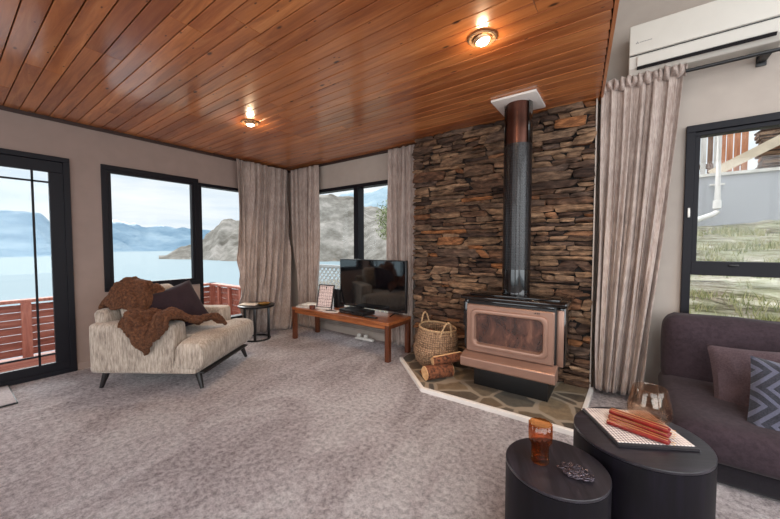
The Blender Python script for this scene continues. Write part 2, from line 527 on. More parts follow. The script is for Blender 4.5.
# timber ceiling: real boards
def edge_x(y): return 4.125 + 0.10 * (-y)
mb = MB()
y = -0.005
row = 0
rng = random.Random(3)
while y > BY:
    w = 0.0895 if row % 2 == 0 else 0.0935
    gap = 0.0034 if row % 2 == 0 else 0.0075
    if row % 2 == 0:
        cuts = [0.0]
        x = rng.uniform(0.5, 2.6)
        while x < 4.6:
            cuts.append(x); x += rng.uniform(1.8, 3.2)
    x1 = edge_x(y)
    xs = [c for c in cuts if c < x1 - 0.3] + [x1]
    for a, b in zip(xs[:-1], xs[1:]):
        z = CEIL + rng.uniform(-0.0008, 0.0008)
        mb.box(((a + b) / 2, y - w / 2, z + 0.009), (b - a - 0.002, w - gap, 0.018), bev=0.0018, seg=1)
    y -= w; row += 1
structure(mb.build('ceiling', M_ceil, smooth=False))
structure(MB().prism([(-0.1, 0.05), (edge_x(0), 0.05), (edge_x(BY), BY), (-0.1, BY)], CEIL + 0.02, CEIL + 0.09).build('ceiling_backing', M_mortar, smooth=False))
M_trimwood = wood('timber_edge', srgb(150, 82, 44), srgb(190, 116, 66), srgb(212, 144, 92), 1, 5, 0.35, 0.3)
mb = MB()
mb.prism([(edge_x(-0.02), -0.02), (edge_x(-0.02) + 0.018, -0.02), (edge_x(BY) + 0.018, BY), (edge_x(BY), BY)], CEIL - 0.004, CEIL + 0.12)
structure(mb.build('trim_1', M_trimwood, smooth=False))
# bulkhead above the timber ceiling, plaster upper ceiling
structure(MB().prism([(edge_x(0) - 0.08, 0.0), (edge_x(0), 0.0), (edge_x(BY), BY), (edge_x(BY) - 0.08, BY)], CEIL + 0.09, UP).build('wall_bulkhead', M_wall_r, smooth=False))
mb = MB()
SK = [(5.2, -5.9, 7.4, -3.6), (5.2, -2.9, 7.4, -1.0)]      # unseen roof openings, added to let more light in
xs = [4.0, 5.2, 7.4, RX + 0.16]
ys = [BY - 0.16, -5.9, -3.6, -2.9, -1.0, 0.16]
for i in range(3):
    for j in range(5):
        if i == 1 and j in (1, 3): continue
        mb.span((xs[i], ys[j], UP), (xs[i + 1], ys[j + 1], UP + 0.1))
structure(mb.build('ceiling_upper', M_bright, smooth=False))
# dark cornice strip along the walls, under the ceiling
M_cornice = plain('dark_cornice', srgb(52, 32, 26), 0.6)
structure(MB().span((0.0, BY, 2.368), (0.022, -0.005, 2.398)).build('trim_2', M_cornice, smooth=False))
structure(MB().span((0.022, -0.022, 2.368), (2.36, 0.0, 2.398)).build('trim_3', M_cornice, smooth=False))
# skirting
structure(MB().span((0.0, -2.53, 0.0), (0.012, -0.02, 0.07)).build('baseboard_left', M_wall, smooth=False))
structure(MB().span((0.012, -0.012, 0.0), (2.37, 0.0, 0.08)).build('baseboard_back', M_wall_r, smooth=False))

# ------------------------------------------------------------------ windows
def frame_rect(mb, axis, at, a0, a1, z0, z1, w, d, out=-1):
    """four bars of a rectangular frame; at = inner face, d = depth going outwards"""
    lo, hi = (at - d, at) if out < 0 else (at, at + d)
    def bar(p0, p1, q0, q1):
        if axis == 'x': mb.span((lo, p0, q0), (hi, p1, q1))
        else: mb.span((p0, lo, q0), (p1, hi, q1))
    bar(a0, a1, z1 - w, z1); bar(a0, a1, z0, z0 + w)
    bar(a0, a0 + w, z0 + w, z1 - w); bar(a1 - w, a1, z0 + w, z1 - w)

def pane(name, axis, at, a0, a1, z0, z1, parent):
    if axis == 'x': mb = MB().span((at - 0.003, a0, z0), (at + 0.003, a1, z1))
    else: mb = MB().span((a0, at - 0.003, z0), (a1, at + 0.003, z1))
    return mb.build(name, M_glass, parent, smooth=False)

# left window: a lite with a sill at waist height and a taller one beside it
w1 = structure(empty('window_1', (0, -1.4, 0.74)))
def P(parent, o):  # keep world placement under a moved empty
    o.parent = parent
    o.matrix_parent_inverse = Matrix.Translation(parent.location).inverted()
    return o
mb = MB()
frame_rect(mb, 'x', 0.02, -2.304, -1.377, 0.742, 2.043, 0.05, 0.12)
frame_rect(mb, 'x', 0.012, -2.254, -1.427, 0.79, 1.995, 0.028, 0.06)
P(w1, mb.build('frame', M_frame, smooth=False, bevel=0.003))
mb = MB(); frame_rect(mb, 'x', 0.02, -1.377, LWIN[1], 0.22, 2.0, 0.035, 0.12)
P(w1, mb.build('frame', M_frame, smooth=False, bevel=0.003))
P(w1, pane('pane', 'x', -0.05, -2.25, -1.43, 0.80, 1.98, None))
P(w1, pane('pane', 'x', -0.06, -1.345, LWIN[1] - 0.035, 0.255, 1.97, None))
# window behind the television
w2 = structure(empty('window_2', (1.3, 0, 0.2)))
mb = MB()
frame_rect(mb, 'y', -0.02, TWIN[0], TWIN[1], 0.2, 2.035, 0.045, 0.12, 1)
mb.span((1.365, -0.02, 0.24), (1.445, 0.1, 1.99))
P(w2, mb.build('frame', M_frame, smooth=False, bevel=0.003))
P(w2, pane('pane', 'y', 0.05, TWIN[0] + .045, 1.365, 0.245, 1.99, None))
P(w2, pane('pane', 'y', 0.05, 1.445, TWIN[1] - .045, 0.245, 1.99, None))
# right window
w3 = structure(empty('window_3', (5.5, 0, 0.42)))
mb = MB()
frame_rect(mb, 'y', -0.03, RWIN[0], RWIN[1], 0.42, 2.098, 0.05, 0.14, 1)
frame_rect(mb, 'y', -0.015, RWIN[0] + .05, RWIN[1] - .05, 1.03, 2.048, 0.03, 0.08, 1)
mb.span((RWIN[0] + .05, -0.03, 1.0), (RWIN[1] - .05, 0.10, 1.10))
P(w3, mb.build('frame', M_frame, smooth=False, bevel=0.003))
P(w3, pane('pane', 'y', 0.06, RWIN[0] + .05, RWIN[1] - .05, 1.1, 2.05, None))
P(w3, pane('pane', 'y', 0.06, RWIN[0] + .05, RWIN[1] - .05, 0.47, 1.0, None))
P(w3, MB().box((4.705, -0.036, 1.46), (0.014, 0.014, 0.07), bev=0.004).cyl((4.705, -0.04, 1.44), (4.705, -0.055, 1.44), 0.006).build('latch', M_white))
P(w3, MB().box((4.95, -0.036, 1.075), (0.05, 0.014, 0.014), bev=0.004).build('latch', M_black))

# glazed door in the left wall
d1 = structure(empty('door_1', (0, -3.29, 0)))
mb = MB()
frame_rect(mb, 'x', 0.025, DOOR_Y0, DOOR_Y1, 0.0, 2.042, 0.045, 0.14)
P(d1, mb.build('door_frame', M_frame, smooth=False, bevel=0.003))
def leaf(y0, y1, at):
    mb = MB(); frame_rect(mb, 'x', at, y0, y1, 0.02, 1.995, 0.10, 0.045)
    P(d1, mb.build('door_leaf', M_frame, smooth=False, bevel=0.003))
    P(d1, pane('pane', 'x', at - 0.02, y0 + .1, y1 - .1, 0.12, 1.895, None))
    mb = MB()
    for yy in (y1 - 0.205, y0 + 0.205): mb.span((at - 0.012, yy - 0.008, 0.12), (at - 0.002, yy + 0.008, 1.895))
    for zz in (0.205, 1.80): mb.span((at - 0.012, y0 + .1, zz - 0.008), (at - 0.002, y1 - .1, zz + 0.008))
    P(d1, mb.build('glazing_bars', M_frame, smooth=False))
leaf(-3.31, -2.575, 0.01)
leaf(-4.01, -3.30, -0.04)

# unseen windows, added behind the camera to brighten the room
for nm, ax, at, a0, a1, z0, z1, out in (('window_unseen_4', 'y', BY + .02, 0.5, 4.1, .15, 2.3, -1), ('window_unseen_5', 'y', BY + .02, 4.7, 7.8, .15, 3.1, -1), ('window_unseen_6', 'x', RX - .02, -5.8, -0.8, .3, 3.1, 1)):
    w_ = structure(empty(nm, ((a0 + a1) / 2, at, z0) if ax == 'y' else (at, (a0 + a1) / 2, z0)))
    mb = MB(); frame_rect(mb, ax, at, a0, a1, z0, z1, 0.05, 0.1, out)
    k = 3
    for i in range(1, k):
        c = a0 + (a1 - a0) * i / k
        lo, hi = (at - .1, at) if out < 0 else (at, at + .1)
        if ax == 'y': mb.span((c - .03, lo, z0 + .05), (c + .03, hi, z1 - .05))
        else: mb.span((lo, c - .03, z0 + .05), (hi, c + .03, z1 - .05))
    P(w_, mb.build('frame', M_frame, smooth=False))

# ------------------------------------------------------------------ stone wall
def stone_wall():
    rng = random.Random(11)
    bm = bmesh.new()
    X0, X1, Yf = 2.392, 4.118, -0.165
    def stone(x0, x1, z0, z1, dep):
        w = x1 - x0; h = z1 - z0
        if w < 0.012 or h < 0.01: return
        nx = max(2, int(w / 0.028)); nz = max(2, int(h / 0.018))
        sd = rng.uniform(0, 100)
        tl = [rng.uniform(-0.28, 0.28) * h, rng.uniform(-0.28, 0.28) * h]
        shear = rng.uniform(-0.7, 0.7) * h
        tilt = rng.uniform(-0.018, 0.018)
        tz = rng.uniform(-0.012, 0.012)
        grid = []
        for i in range(nx + 1):
            u = i / nx; col = []
            for j in range(nz + 1):
                v = j / nz
                zt = z1 + 0.006 * noise.noise(Vector((sd + u * w * 18, 1, 0))) + tl[0] * (u - .5)
                zb = z0 + 0.006 * noise.noise(Vector((sd + u * w * 18, 9, 0))) + tl[1] * (u - .5)
                ends = min(u, 1 - u) * w
                if ends < h * 0.22:
                    k = (1 - ends / (h * 0.22)) ** 2 * 0.16 * h
                    zt -= k * (0.5 + rng.random() * 0.3); zb += k * (0.5 + rng.random() * 0.3)
                z = zb + (zt - zb) * v
                x = x0 + u * w + shear * (v - .5)
                edge = min(u * w, (1 - u) * w, v * h, (1 - v) * h)
                rnd = -0.010 * max(0, 1 - edge / 0.006) ** 2
                y = Yf - dep - rnd + tilt * (u - .5) + tz * (v - .5) - 0.022 * noise.noise(Vector((x * 11, sd, z * 30))) - 0.011 * noise.noise(Vector((x * 45, sd, z * 80)))
                x = min(max(x, X0 - .004), X1 + .004)
                z = min(max(z, 0.0), CEIL - 0.003)
                col.append(bm.verts.new((x, y, z)))
            grid.append(col)
        for i in range(nx):
            for j in range(nz):
                bm.faces.new((grid[i][j], grid[i + 1][j], grid[i + 1][j + 1], grid[i][j + 1]))
        rim = [grid[i][0] for i in range(nx + 1)] + [grid[nx][j] for j in range(1, nz + 1)] + [grid[i][nz] for i in range(nx - 1, -1, -1)] + [grid[0][j] for j in range(nz - 1, 0, -1)]
        back = [bm.verts.new((v.co.x, -0.09, v.co.z)) for v in rim]
        n = len(rim)
        for k in range(n):
            bm.faces.new((rim[k], back[k], back[(k + 1) % n], rim[(k + 1) % n]))
    z = 0.0
    while z < CEIL - 0.01:
        hrow = rng.choice([0.04, 0.05, 0.06, 0.07, 0.085, 0.10])
        if z + hrow > CEIL - 0.03: hrow = CEIL - z
        x = X0
        while x < X1 - 0.01:
            w = rng.choice([0.09, 0.14, 0.2, 0.26, 0.34, 0.42]) * rng.uniform(0.8, 1.2)
            if hrow < 0.05: w *= 1.15
            if X1 - (x + w) < 0.06: w = X1 - x
            g = 0.004
            und = 0.014 * noise.noise(Vector((x * 1.6, z * 2.0, 5)))
            dep = rng.uniform(-0.022, 0.032)
            if hrow > 0.065 and rng.random() < 0.55:
                s_ = rng.uniform(0.35, 0.65) * hrow
                parts = [(z, z + s_ - g / 2), (z + s_ + g / 2, z + hrow)]
                for a, b in parts:
                    if rng.random() < 0.4 and w > 0.2:
                        m_ = x + w * rng.uniform(0.35, 0.65)
                        stone(x + g, m_ - g / 2, a + g / 2 + und, b - g / 2 + und, rng.uniform(-0.014, 0.024))
                        stone(m_ + g / 2, x + w - g, a + g / 2 + und, b - g / 2 + und, rng.uniform(-0.014, 0.024))
                    else:
                        stone(x + g, x + w - g, a + g / 2 + und, b - g / 2 + und, rng.uniform(-0.014, 0.024))
            else:
                stone(x + g, x + w - g, z + g / 2 + und, z + hrow - g / 2 + und, dep)
            x += w
        z += hrow
    me = bpy.data.meshes.new('wall_fireplace')
    bmesh.ops.recalc_face_normals(bm, faces=bm.faces)
    bm.to_mesh(me); bm.free()
    o = bpy.data.objects.new('wall_fireplace', me); COL.objects.link(o)
    me.materials.append(M_stone)
    for p in me.polygons: p.use_smooth = True
    me.set_sharp_from_angle(angle=radians(50))
    structure(o)
    structure(MB().span((4.113, -0.172, 0.0), (4.122, 0.0, 2.395)).build('trim_7', M_wall_r, smooth=False))
    structure(MB().span((2.40, -0.13, 0.0), (4.112, 0.0, 2.395)).build('wall_fireplace_core', M_mortar, smooth=False))
stone_wall()

# hearth and kerb
HP = [(2.40, -0.13), (2.43, -0.44), (2.985, -0.955), (4.09, -0.945), (4.112, -0.13)]
structure(MB().prism(HP, 0.0, 0.022).build('floor_hearth', M_hearth, smooth=False))
def offset_path(pts, d):
    out = []
    for i, p in enumerate(pts):
        a = Vector(pts[max(i - 1, 0)]); b = Vector(pts[i]); c = Vector(pts[min(i + 1, len(pts) - 1)])
        n1 = (b - a); n2 = (c - b)
        n1 = Vector((n1.y, -n1.x)).normalized() if n1.length else None
        n2 = Vector((n2.y, -n2.x)).normalized() if n2.length else None
        n = n1 or n2
        if n1 and n2:
            n = (n1 + n2).normalized(); n = n / max(0.3, n.dot(n1))
        elif not n1: n = n2
        out.append((b.x + n.x * d, b.y + n.y * d))
    return out
inner = HP[1:]
outer = offset_path(inner, 0.032)
mb = MB()
for i in range(len(inner) - 1):
    mb.prism([inner[i], outer[i], outer[i + 1], inner[i + 1]], 0.0, 0.034)
structure(mb.build('trim_4', M_bright, smooth=False, bevel=0.003))
# thin timber batten under the air conditioner
structure(MB().span((4.16, -0.03, 2.465), (4.62, -0.002, 2.495)).build('trim_5', M_trimwood, smooth=False))

# ------------------------------------------------------------------ curtains
def curtain(name, label, t0, t1, b0, b1, ztop, zbot, folds, at, ab, seed, drift=0.0, ruffle=0.0, nu=260, nv=44, hook=None, group=None):
    t0, t1, b0, b1 = (Vector(p) for p in (t0, t1, b0, b1))
    d = (t1 - t0).normalized(); nrm = Vector((d.y, -d.x))
    def f(u, v):
        k = 1 - v
        e = k ** 1.15
        p0 = t0.lerp(b0, e); p1 = t1.lerp(b1, e)
        if hook: # sideways pull at mid height
            sh = hook * sin(pi * k)
            p0 = p0 + d * sh; p1 = p1 + d * sh
        wu = u + 0.05 * noise.noise(Vector((u * 4, k * 1.4, seed))) * min(1, k * 3) + 0.03 * noise.noise(Vector((u * 9, k * 0.8, seed + 7)))
        ph = 2 * pi * (folds * wu + drift * k * k)
        a = at + (ab - at) * min(1, k * 1.4)
        var = 0.65 + 0.7 * noise.noise(Vector((u * 5, k * 0.9, seed + 3)))
        w = 1 - 2 * abs(sin(ph / 2)) ** 1.3; w = 0.75 * w + 0.25 * sin(ph * 0.5 + 1)
        off = a * (w * var + 0.35 * sin(ph * 2.3 + seed + k * 2) + 0.9 * noise.noise(Vector((u * 11 + k * drift * .6, k * 1.6, seed + 11))))
        p = p0.lerp(p1, u + 0.25 / folds * 0.35 * sin(ph * 2)) + nrm * off
        z = ztop + (zbot - ztop) * k
        if v > 0.985 and ruffle: z += ruffle * sin(ph * 1.7)
        z = max(z, zbot) + (0.012 * noise.noise(Vector((u * 6, 0, seed))) if k > .98 else 0)
        return (p.x, p.y, z)
    mb = MB().grid(f, nu, nv)
    o = mb.build(name, M_curt, solid=0.003, angle=180)
    tag(o, label, 'curtain', 'floor length linen curtains')
    return o
curtain('curtain', 'long taupe curtain on the left wall side of the corner, behind the side table', (0.115, -0.955), (0.115, -0.11), (0.15, -0.93), (0.33, -0.28), 2.37, 0.012, 7.5, 0.036, 0.074, 2.0, 1.9)
curtain('curtain', 'narrow taupe curtain in the corner, left of the window behind the television', (0.17, -0.10), (0.765, -0.10), (0.32, -0.12), (0.74, -0.11), 2.365, 0.012, 5.5, 0.030, 0.045, 5.0, 0.6)
curtain('curtain', 'narrow curtain between the television window and the stone wall', (1.995, -0.085), (2.365, -0.085), (1.99, -0.095), (2.35, -0.095), 2.37, 0.03, 3.6, 0.022, 0.036, 9.0, -0.5)
rc = curtain('curtain', 'pale linen curtain gathered on a black rod at right of the stone wall', (4.145, -0.135), (4.635, -0.135), (4.155, -0.22), (4.45, -0.17), 2.505, 0.05, 5.6, 0.022, 0.050, 14.0, 0.5, 0.0, 300, 60)
# gathered pocket heading of that curtain
rod = empty('curtain_rod', (4.16, -0.135, 2.46))
tag(rod, 'black metal curtain rod under the air conditioner', 'curtain rod')
P(rod, MB().cyl((4.14, -0.135, 2.462), (6.7, -0.135, 2.462), 0.012).build('rod', M_black))
for bx in (5.045, 6.4):
    P(rod, MB().box((bx, -0.07, 2.462), (0.04, 0.13, 0.03), bev=0.004).box((bx, -0.008, 2.462), (0.05, 0.012, 0.07), bev=0.003).build('bracket', M_black))
P(rod, MB().lathe([(0.012, 0), (0.024, 0.01), (0.024, 0.03), (0.008, 0.04)]).build('finial', M_black, loc=(6.7, -0.135, 2.462), rot=(0, pi / 2, 0)))
def ruffle(u, v):
    a = 2 * pi * v
    ph = 2 * pi * 13 * u + noise.noise(Vector((u * 7, 0, 3))) * 3
    r = 0.026 + 0.016 * sin(ph) + 0.012 * noise.noise(Vector((u * 20, v * 3, 1)))
    zz = 2.478 + 0.045 * sin(a) * (1 + .25 * sin(ph * .7)); yy = -0.14 + r * cos(a) * 1.15
    return (4.155 + 0.50 * u + 0.008 * sin(ph + 1 + a), yy, zz)
hd = MB().grid(ruffle, 170, 20).build('heading', M_curt, angle=180)
hd.parent = rc

# ------------------------------------------------------------------ air conditioner
ac = empty('air_conditioner', (4.71, 0, 2.5))
tag(ac, 'white wall mounted air conditioner high on the grey wall', 'air conditioner')
AX0, AX1 = 4.318, 5.115
prof = [(-0.002, 2.515), (-0.15, 2.508), (-0.195, 2.545), (-0.222, 2.61), (-0.226, 2.84), (-0.205, 2.855), (-0.002, 2.86)]
def prof_mesh(prof, x0, x1):
    mb = MB()
    A = [mb.bm.verts.new((x0, y, z)) for y, z in prof]; B = [mb.bm.verts.new((x1, y, z)) for y, z in prof]
    n = len(prof)
    mb.bm.faces.new(A); mb.bm.faces.new(B[::-1])
    for i in range(n): mb.bm.faces.new((A[i], B[i], B[(i + 1) % n], A[(i + 1) % n]))
    return mb
M_acw = plain('warm_white_casing', srgb(206, 200, 190), 0.45, var=0.01)
P(ac, prof_mesh(prof, AX0, AX1).build('body', M_acw, smooth=False, bevel=0.006))
P(ac, prof_mesh([(-0.224, 2.628), (-0.224, 2.842), (-0.236, 2.838), (-0.236, 2.632)], AX0 + 0.002, AX1 - 0.002).build('front_panel', M_acw, smooth=False, bevel=0.004))
P(ac, prof_mesh([(-0.2235, 2.6215), (-0.2235, 2.6275), (-0.226, 2.6275), (-0.226, 2.6215)], AX0 + 0.004, AX1 - 0.004).build('seam', M_black, smooth=False))
P(ac, prof_mesh([(-0.205, 2.552), (-0.228, 2.612), (-0.234, 2.61), (-0.211, 2.548)], AX0 + .05, AX1 - .05).build('air_vane', M_acw, smooth=False, bevel=0.002))
P(ac, prof_mesh([(-0.190, 2.532), (-0.206, 2.5475), (-0.212, 2.545), (-0.196, 2.528)], AX0 + .05, AX1 - .05).build('air_slot', M_black, smooth=False))
M_greylogo = plain('grey_print', srgb(120, 118, 120), 0.5)
mb = MB()
for k in range(3):
    a = radians(90 + 120 * k)
    mb.box((4.366 + 0.0055 * cos(a), -0.2365, 2.708 + 0.0055 * sin(a)), (0.006, 0.001, 0.006), rot=Matrix.Rotation(radians(45), 4, 'Y'))
for k in range(14):
    mb.box((4.382 + k * 0.0052, -0.2365, 2.708), (0.0034, 0.001, 0.004 if k % 3 else 0.006))
P(ac, mb.build('maker_mark', M_greylogo, smooth=False))

# ------------------------------------------------------------------ downlights
def bulb_mat():
    m, nt, out = new_mat('lit_bulb')
    e = N(nt, 'ShaderNodeEmission', {'Color': (1, 0.86, 0.70, 1), 'Strength': 14})
    nt.links.new(e.outputs[0], out.inputs[0])
    return m
M_bulb = bulb_mat()
M_ring = plain('brass_tinted_ring', srgb(206, 168, 130), 0.25, metal=0.7)
def downlight(x, y, label, tilt):
    o = empty('downlight', (x, y, CEIL))
    tag(o, label, 'ceiling light', 'recessed ceiling downlights')
    prof = [(0.060, -0.002), (0.076, -0.002), (0.080, -0.008), (0.072, -0.013), (0.060, -0.009), (0.054, 0.004)]
    MB().lathe(prof[:], seg=48).build('ring', M_ring, o).parent = o
    e = MB().lathe([(0.052, -0.004), (0.050, -0.014), (0.044, -0.022), (0.040, -0.020), (0.036, -0.006)], seg=40).build('eyeball', M_ring, o)
    e.rotation_euler = tilt
    b = MB().lathe([(0.036, -0.016), (0.034, -0.026), (0.024, -0.036), (0.010, -0.041), (0.001, -0.042)], seg=32).build('bulb', M_bulb, o)
    b.rotation_euler = tilt
    l = bpy.data.lights.new('downlight_beam', 'SPOT')
    l.energy = LAMP; l.color = (1, 0.72, 0.45); l.spot_size = radians(115); l.spot_blend = 0.8; l.shadow_soft_size = 0.03
    lo = bpy.data.objects.new('downlight_beam', l); COL.objects.link(lo)
    lo.parent = o; lo.location = (0, 0, -0.05); lo.rotation_euler = tilt
    l2 = bpy.data.lights.new('downlight_glow', 'POINT')
    l2.energy = LAMP * 0.05; l2.color = (1, 0.72, 0.45); l2.shadow_soft_size = 0.03
    lo2 = bpy.data.objects.new('downlight_glow', l2); COL.objects.link(lo2)
    lo2.parent = o; lo2.location = (0, 0, -0.075)
    return o
LAMP = 34
downlight(3.637, -1.444, 'lit recessed downlight nearest the flue', (radians(8), radians(-12), 0))
downlight(1.385, -1.505, 'lit recessed downlight above the cream armchair', (radians(8), radians(8), 0))

# ------------------------------------------------------------------ armchair
def armchair():
    phi = radians(34)
    root = empty('armchair', (0.815, -1.939, 0), phi)
    tag(root, 'wide cream marl armchair with low arms on dark splayed legs', 'armchair')
    MB().softbox((0.0, 0, 0.20), (0.90, 0.93, 0.12), 0.02, 8).build('seat_base', M_chairfab, root)
    dk = M_blackwood
    MB().box((0.03, 0, 0.131), (0.90, 0.80, 0.018), bev=0.004).build('base_rail', dk, root)
    for sy in (-1, 1):
        MB().softbox((-0.095, sy * 0.385, 0.352), (0.73, 0.185, 0.42), 0.035, 12, puff=(0, 0.006, 0.004), wob=0.004, seed=sy).build('arm', M_chairfab, root)
    rt = Matrix.Rotation(radians(-7), 4, 'Y')
    MB().softbox((-0.405, 0, 0.41), (0.13, 0.80, 0.52), 0.05, 12, rot=rt, wob=0.004).build('back_frame', M_chairfab, root)
    # T shaped seat cushion: deep block plus a front nosing that wraps past the arms
    mb = MB()
    hw, hf = 0.285, 0.475
    def f(u, v):
        # u around the section (x-z loop), v across the width
        y = (2 * v - 1) * hf
        e = 1 - (abs(2 * v - 1)) ** 14
        xb = -0.30 if abs(y) < hw else 0.278
        a = 2 * pi * u
        cx, cz = (xb + 0.525) / 2, 0.295
        hx, hz = (0.525 - xb) / 2, 0.128
        n = 0.22 if abs(y) < hw else 0.5
        c, s_ = cos(a), sin(a)
        x = cx + hx * math.copysign(abs(c) ** n, c) * (0.93 + 0.07 * e if abs(y) > hw else 1)
        z = cz + hz * math.copysign(abs(s_) ** 0.6, s_) * (0.8 + 0.2 * e)
        if s_ > 0: z += 0.022 * (1 - min(1, (x - .1) ** 2 / .2)) * (1 - (y / hf) ** 2)
        return (x, y, z)
    N1, N2 = 44, 56
    rings = []
    for j in range(N2 + 1):
        rings.append([mb.bm.verts.new(f(i / N1, j / N2)) for i in range(N1)])
    for j in range(N2):
        for i in range(N1):
            mb.bm.faces.new((rings[j][i], rings[j][(i + 1) % N1], rings[j + 1][(i + 1) % N1], rings[j + 1][i]))
    mb.bm.faces.new(rings[0]); mb.bm.faces.new(rings[-1][::-1])
    mb.build('seat_cushion', M_chairfab, root, angle=60)
    rt = Matrix.Rotation(radians(-14), 4, 'Y')
    MB().softbox((-0.265, 0.0, 0.62), (0.17, 0.60, 0.40), 0.07, 12, puff=(0.03, 0, 0.01), rot=rt, wob=0.01).build('back_cushion', M_chairfab, root)
    for x, y, dx, dy in ((0.42, -0.38, .04, -.02), (0.42, 0.38, .04, .02), (-0.38, -0.395, -.03, -.02), (-0.38, 0.395, -.03, .02)):
        MB().cyl((x, y, 0.122), (x + dx, y + dy, 0.0), 0.026, 0.015, 12).build('leg', dk, root)
    MB().cyl((0.02, -0.4785, 0.37), (0.02, -0.484, 0.37), 0.011, seg=12).build('button', M_black, root)
    return root
ch = armchair()
CH = Matrix.Translation(ch.location) @ Matrix.Rotation(ch.rotation_euler.z, 4, 'Z')

# plum pillow on the armchair
pl = MB().pillow(0.50, 0.44, 0.15, seed=3).build('throw_pillow', M_plum)
pl.matrix_world = CH @ Matrix.Translation((0.0, -0.03, 0.615)) @ Matrix.Rotation(radians(60), 4, 'Z') @ Matrix.Rotation(radians(-24), 4, 'X') @ Matrix.Rotation(radians(-16), 4, 'Y')
tag(pl, 'dark plum velvet pillow propped on the cream armchair', 'pillow')

# brown fur throw: over the back cushion, across the seat and hanging over the near arm
def polyline_at(pts, s):
    L = [0]
    for a, b in zip(pts[:-1], pts[1:]): L.append(L[-1] + (Vector(b) - Vector(a)).length)
    t = s * L[-1]
    for i in range(len(pts) - 1):
        if t <= L[i + 1] or i == len(pts) - 2:
            k = (t - L[i]) / max(1e-6, L[i + 1] - L[i])
            return Vector(pts[i]).lerp(Vector(pts[i + 1]), min(1, k))
def throw():
    mb = MB()
    # lower run: columns along local x from back to front, path in (y, z)
    def low(u, v):
        x = -0.16 + 0.44 * u
        hang = 0.27 * max(0.15, 1 - abs(u - 0.5) * 2.0)
        seat = -0.10 + 0.14 * u
        path = [(-0.483 - 0.018, 0.58 - hang), (-0.500, 0.57), (-0.475, 0.598), (-0.39, 0.605), (-0.29, 0.598), (-0.25, 0.55), (-0.20, 0.51), (seat - 0.05, 0.50), (seat, 0.46)]
        p = polyline_at([(a, b, 0) for a, b in path], v)
        k = min(1, v * 5) * 1.0
        y, z = p.x, p.y
        f1 = noise.noise(Vector((u * 5.0 + v * 1.5, v * 3.0, 2.2))); f2 = noise.noise(Vector((u * 12 - v * 5, v * 8, 7.1)))
        amp = 0.07 * f1 + 0.03 * f2 + 0.03
        if v < 0.3: y -= amp * 1.0
        z += amp * (0.4 + 0.6 * min(1, v * 3))
        x += 0.03 * noise.noise(Vector((v * 4, 1.3, u)))+ (0.30 * max(0, (v - .42)) * u)
        return CH @ Vector((x, y, z))
    mb.grid(low, 70, 90)
    # upper bunch over the back corner
    def up(u, v):
        y = -0.33 + 0.27 * u
        base = 0.0 if u > 0.3 else (0.3 - u) * 0.5
        path = [(-0.46, 0.66), (-0.45, 0.70 - base * .2), (-0.42, 0.76 - base * .3), (-0.36, 0.84 - base), (-0.26, 0.87 - base), (-0.16, 0.81 - base), (-0.12, 0.70 - base), (-0.10, 0.60), (-0.06, 0.53)]
        p = polyline_at([(a, b, 0) for a, b in path], v)
        f1 = noise.noise(Vector((u * 4.5, v * 5.0, 12.2))); f2 = noise.noise(Vector((u * 11, v * 10 + u * 4, 17.1)))
        amp = 0.06 * f1 + 0.03 * f2 + 0.015
        edge = min(u, 1 - u)
        z = p.y + amp - (0.05 * max(0, 1 - edge * 8) ** 2)
        x = p.x + amp * 0.8 * (1 if v > .5 else -1)
        return CH @ Vector((x, y + 0.03 * noise.noise(Vector((v * 5, 0, u))), z))
    mb.grid(up, 60, 80)
    o = mb.build('throw_blanket', M_fur, solid=0.034, angle=180)
    tag(o, 'brown faux fur throw draped over the cream armchair back and arm', 'blanket')
    t = bpy.data.textures.new('furry', 'CLOUDS'); t.noise_scale = 0.02; t.noise_depth = 3
    md = o.modifiers.new('sub', 'SUBSURF'); md.levels = 1; md.render_levels = 1
    md = o.modifiers.new('fur', 'DISPLACE'); md.texture = t; md.strength = 0.022; md.mid_level = 0.5
throw()

# ------------------------------------------------------------------ side table beside the armchair
st = empty('side_table', (0.44, -0.88, 0))
tag(st, 'small round black side table by the corner curtain', 'side table')
MB().lathe([(0.001, 0.425), (0.205, 0.425), (0.222, 0.430), (0.225, 0.452), (0.215, 0.455), (0.001, 0.455)], seg=48).build('table_top', M_black, st)
for a in (48, 228, -42):
    r = 0.145
    MB().box((r * cos(radians(a)), r * sin(radians(a)), 0.2135), (0.03, 0.03, 0.423), rot=radians(a), bev=0.003).build('leg', M_black, st)
pts = [(0.16 * cos(2 * pi * k / 40), 0.16 * sin(2 * pi * k / 40), 0.012) for k in range(40)]
MB().tube(pts, 0.011, 8, True).build('base_ring', M_black, st)
M_brass = plain('gold_dish_metal', srgb(206, 156, 84), 0.3, metal=0.8)
M_cream = plain('cream_paper', srgb(222, 208, 190), 0.8, var=0.03)
o = MB().lathe([(0.03, 0), (0.06, 0.004), (0.075, 0.02), (0.072, 0.022), (0.055, 0.009), (0.001, 0.007)], seg=36).build('dish', M_brass, loc=(0.53, -0.83, 0.456)); tag(o, 'small gold dish on the round black side table', 'dish')
o = MB().box((0, 0, 0.006), (0.21, 0.15, 0.012), bev=0.002).build('booklet', M_cream, loc=(0.38, -0.95, 0.4555), rot=(0, 0, 0.6)); tag(o, 'cream booklet lying on the round black side table', 'booklet')

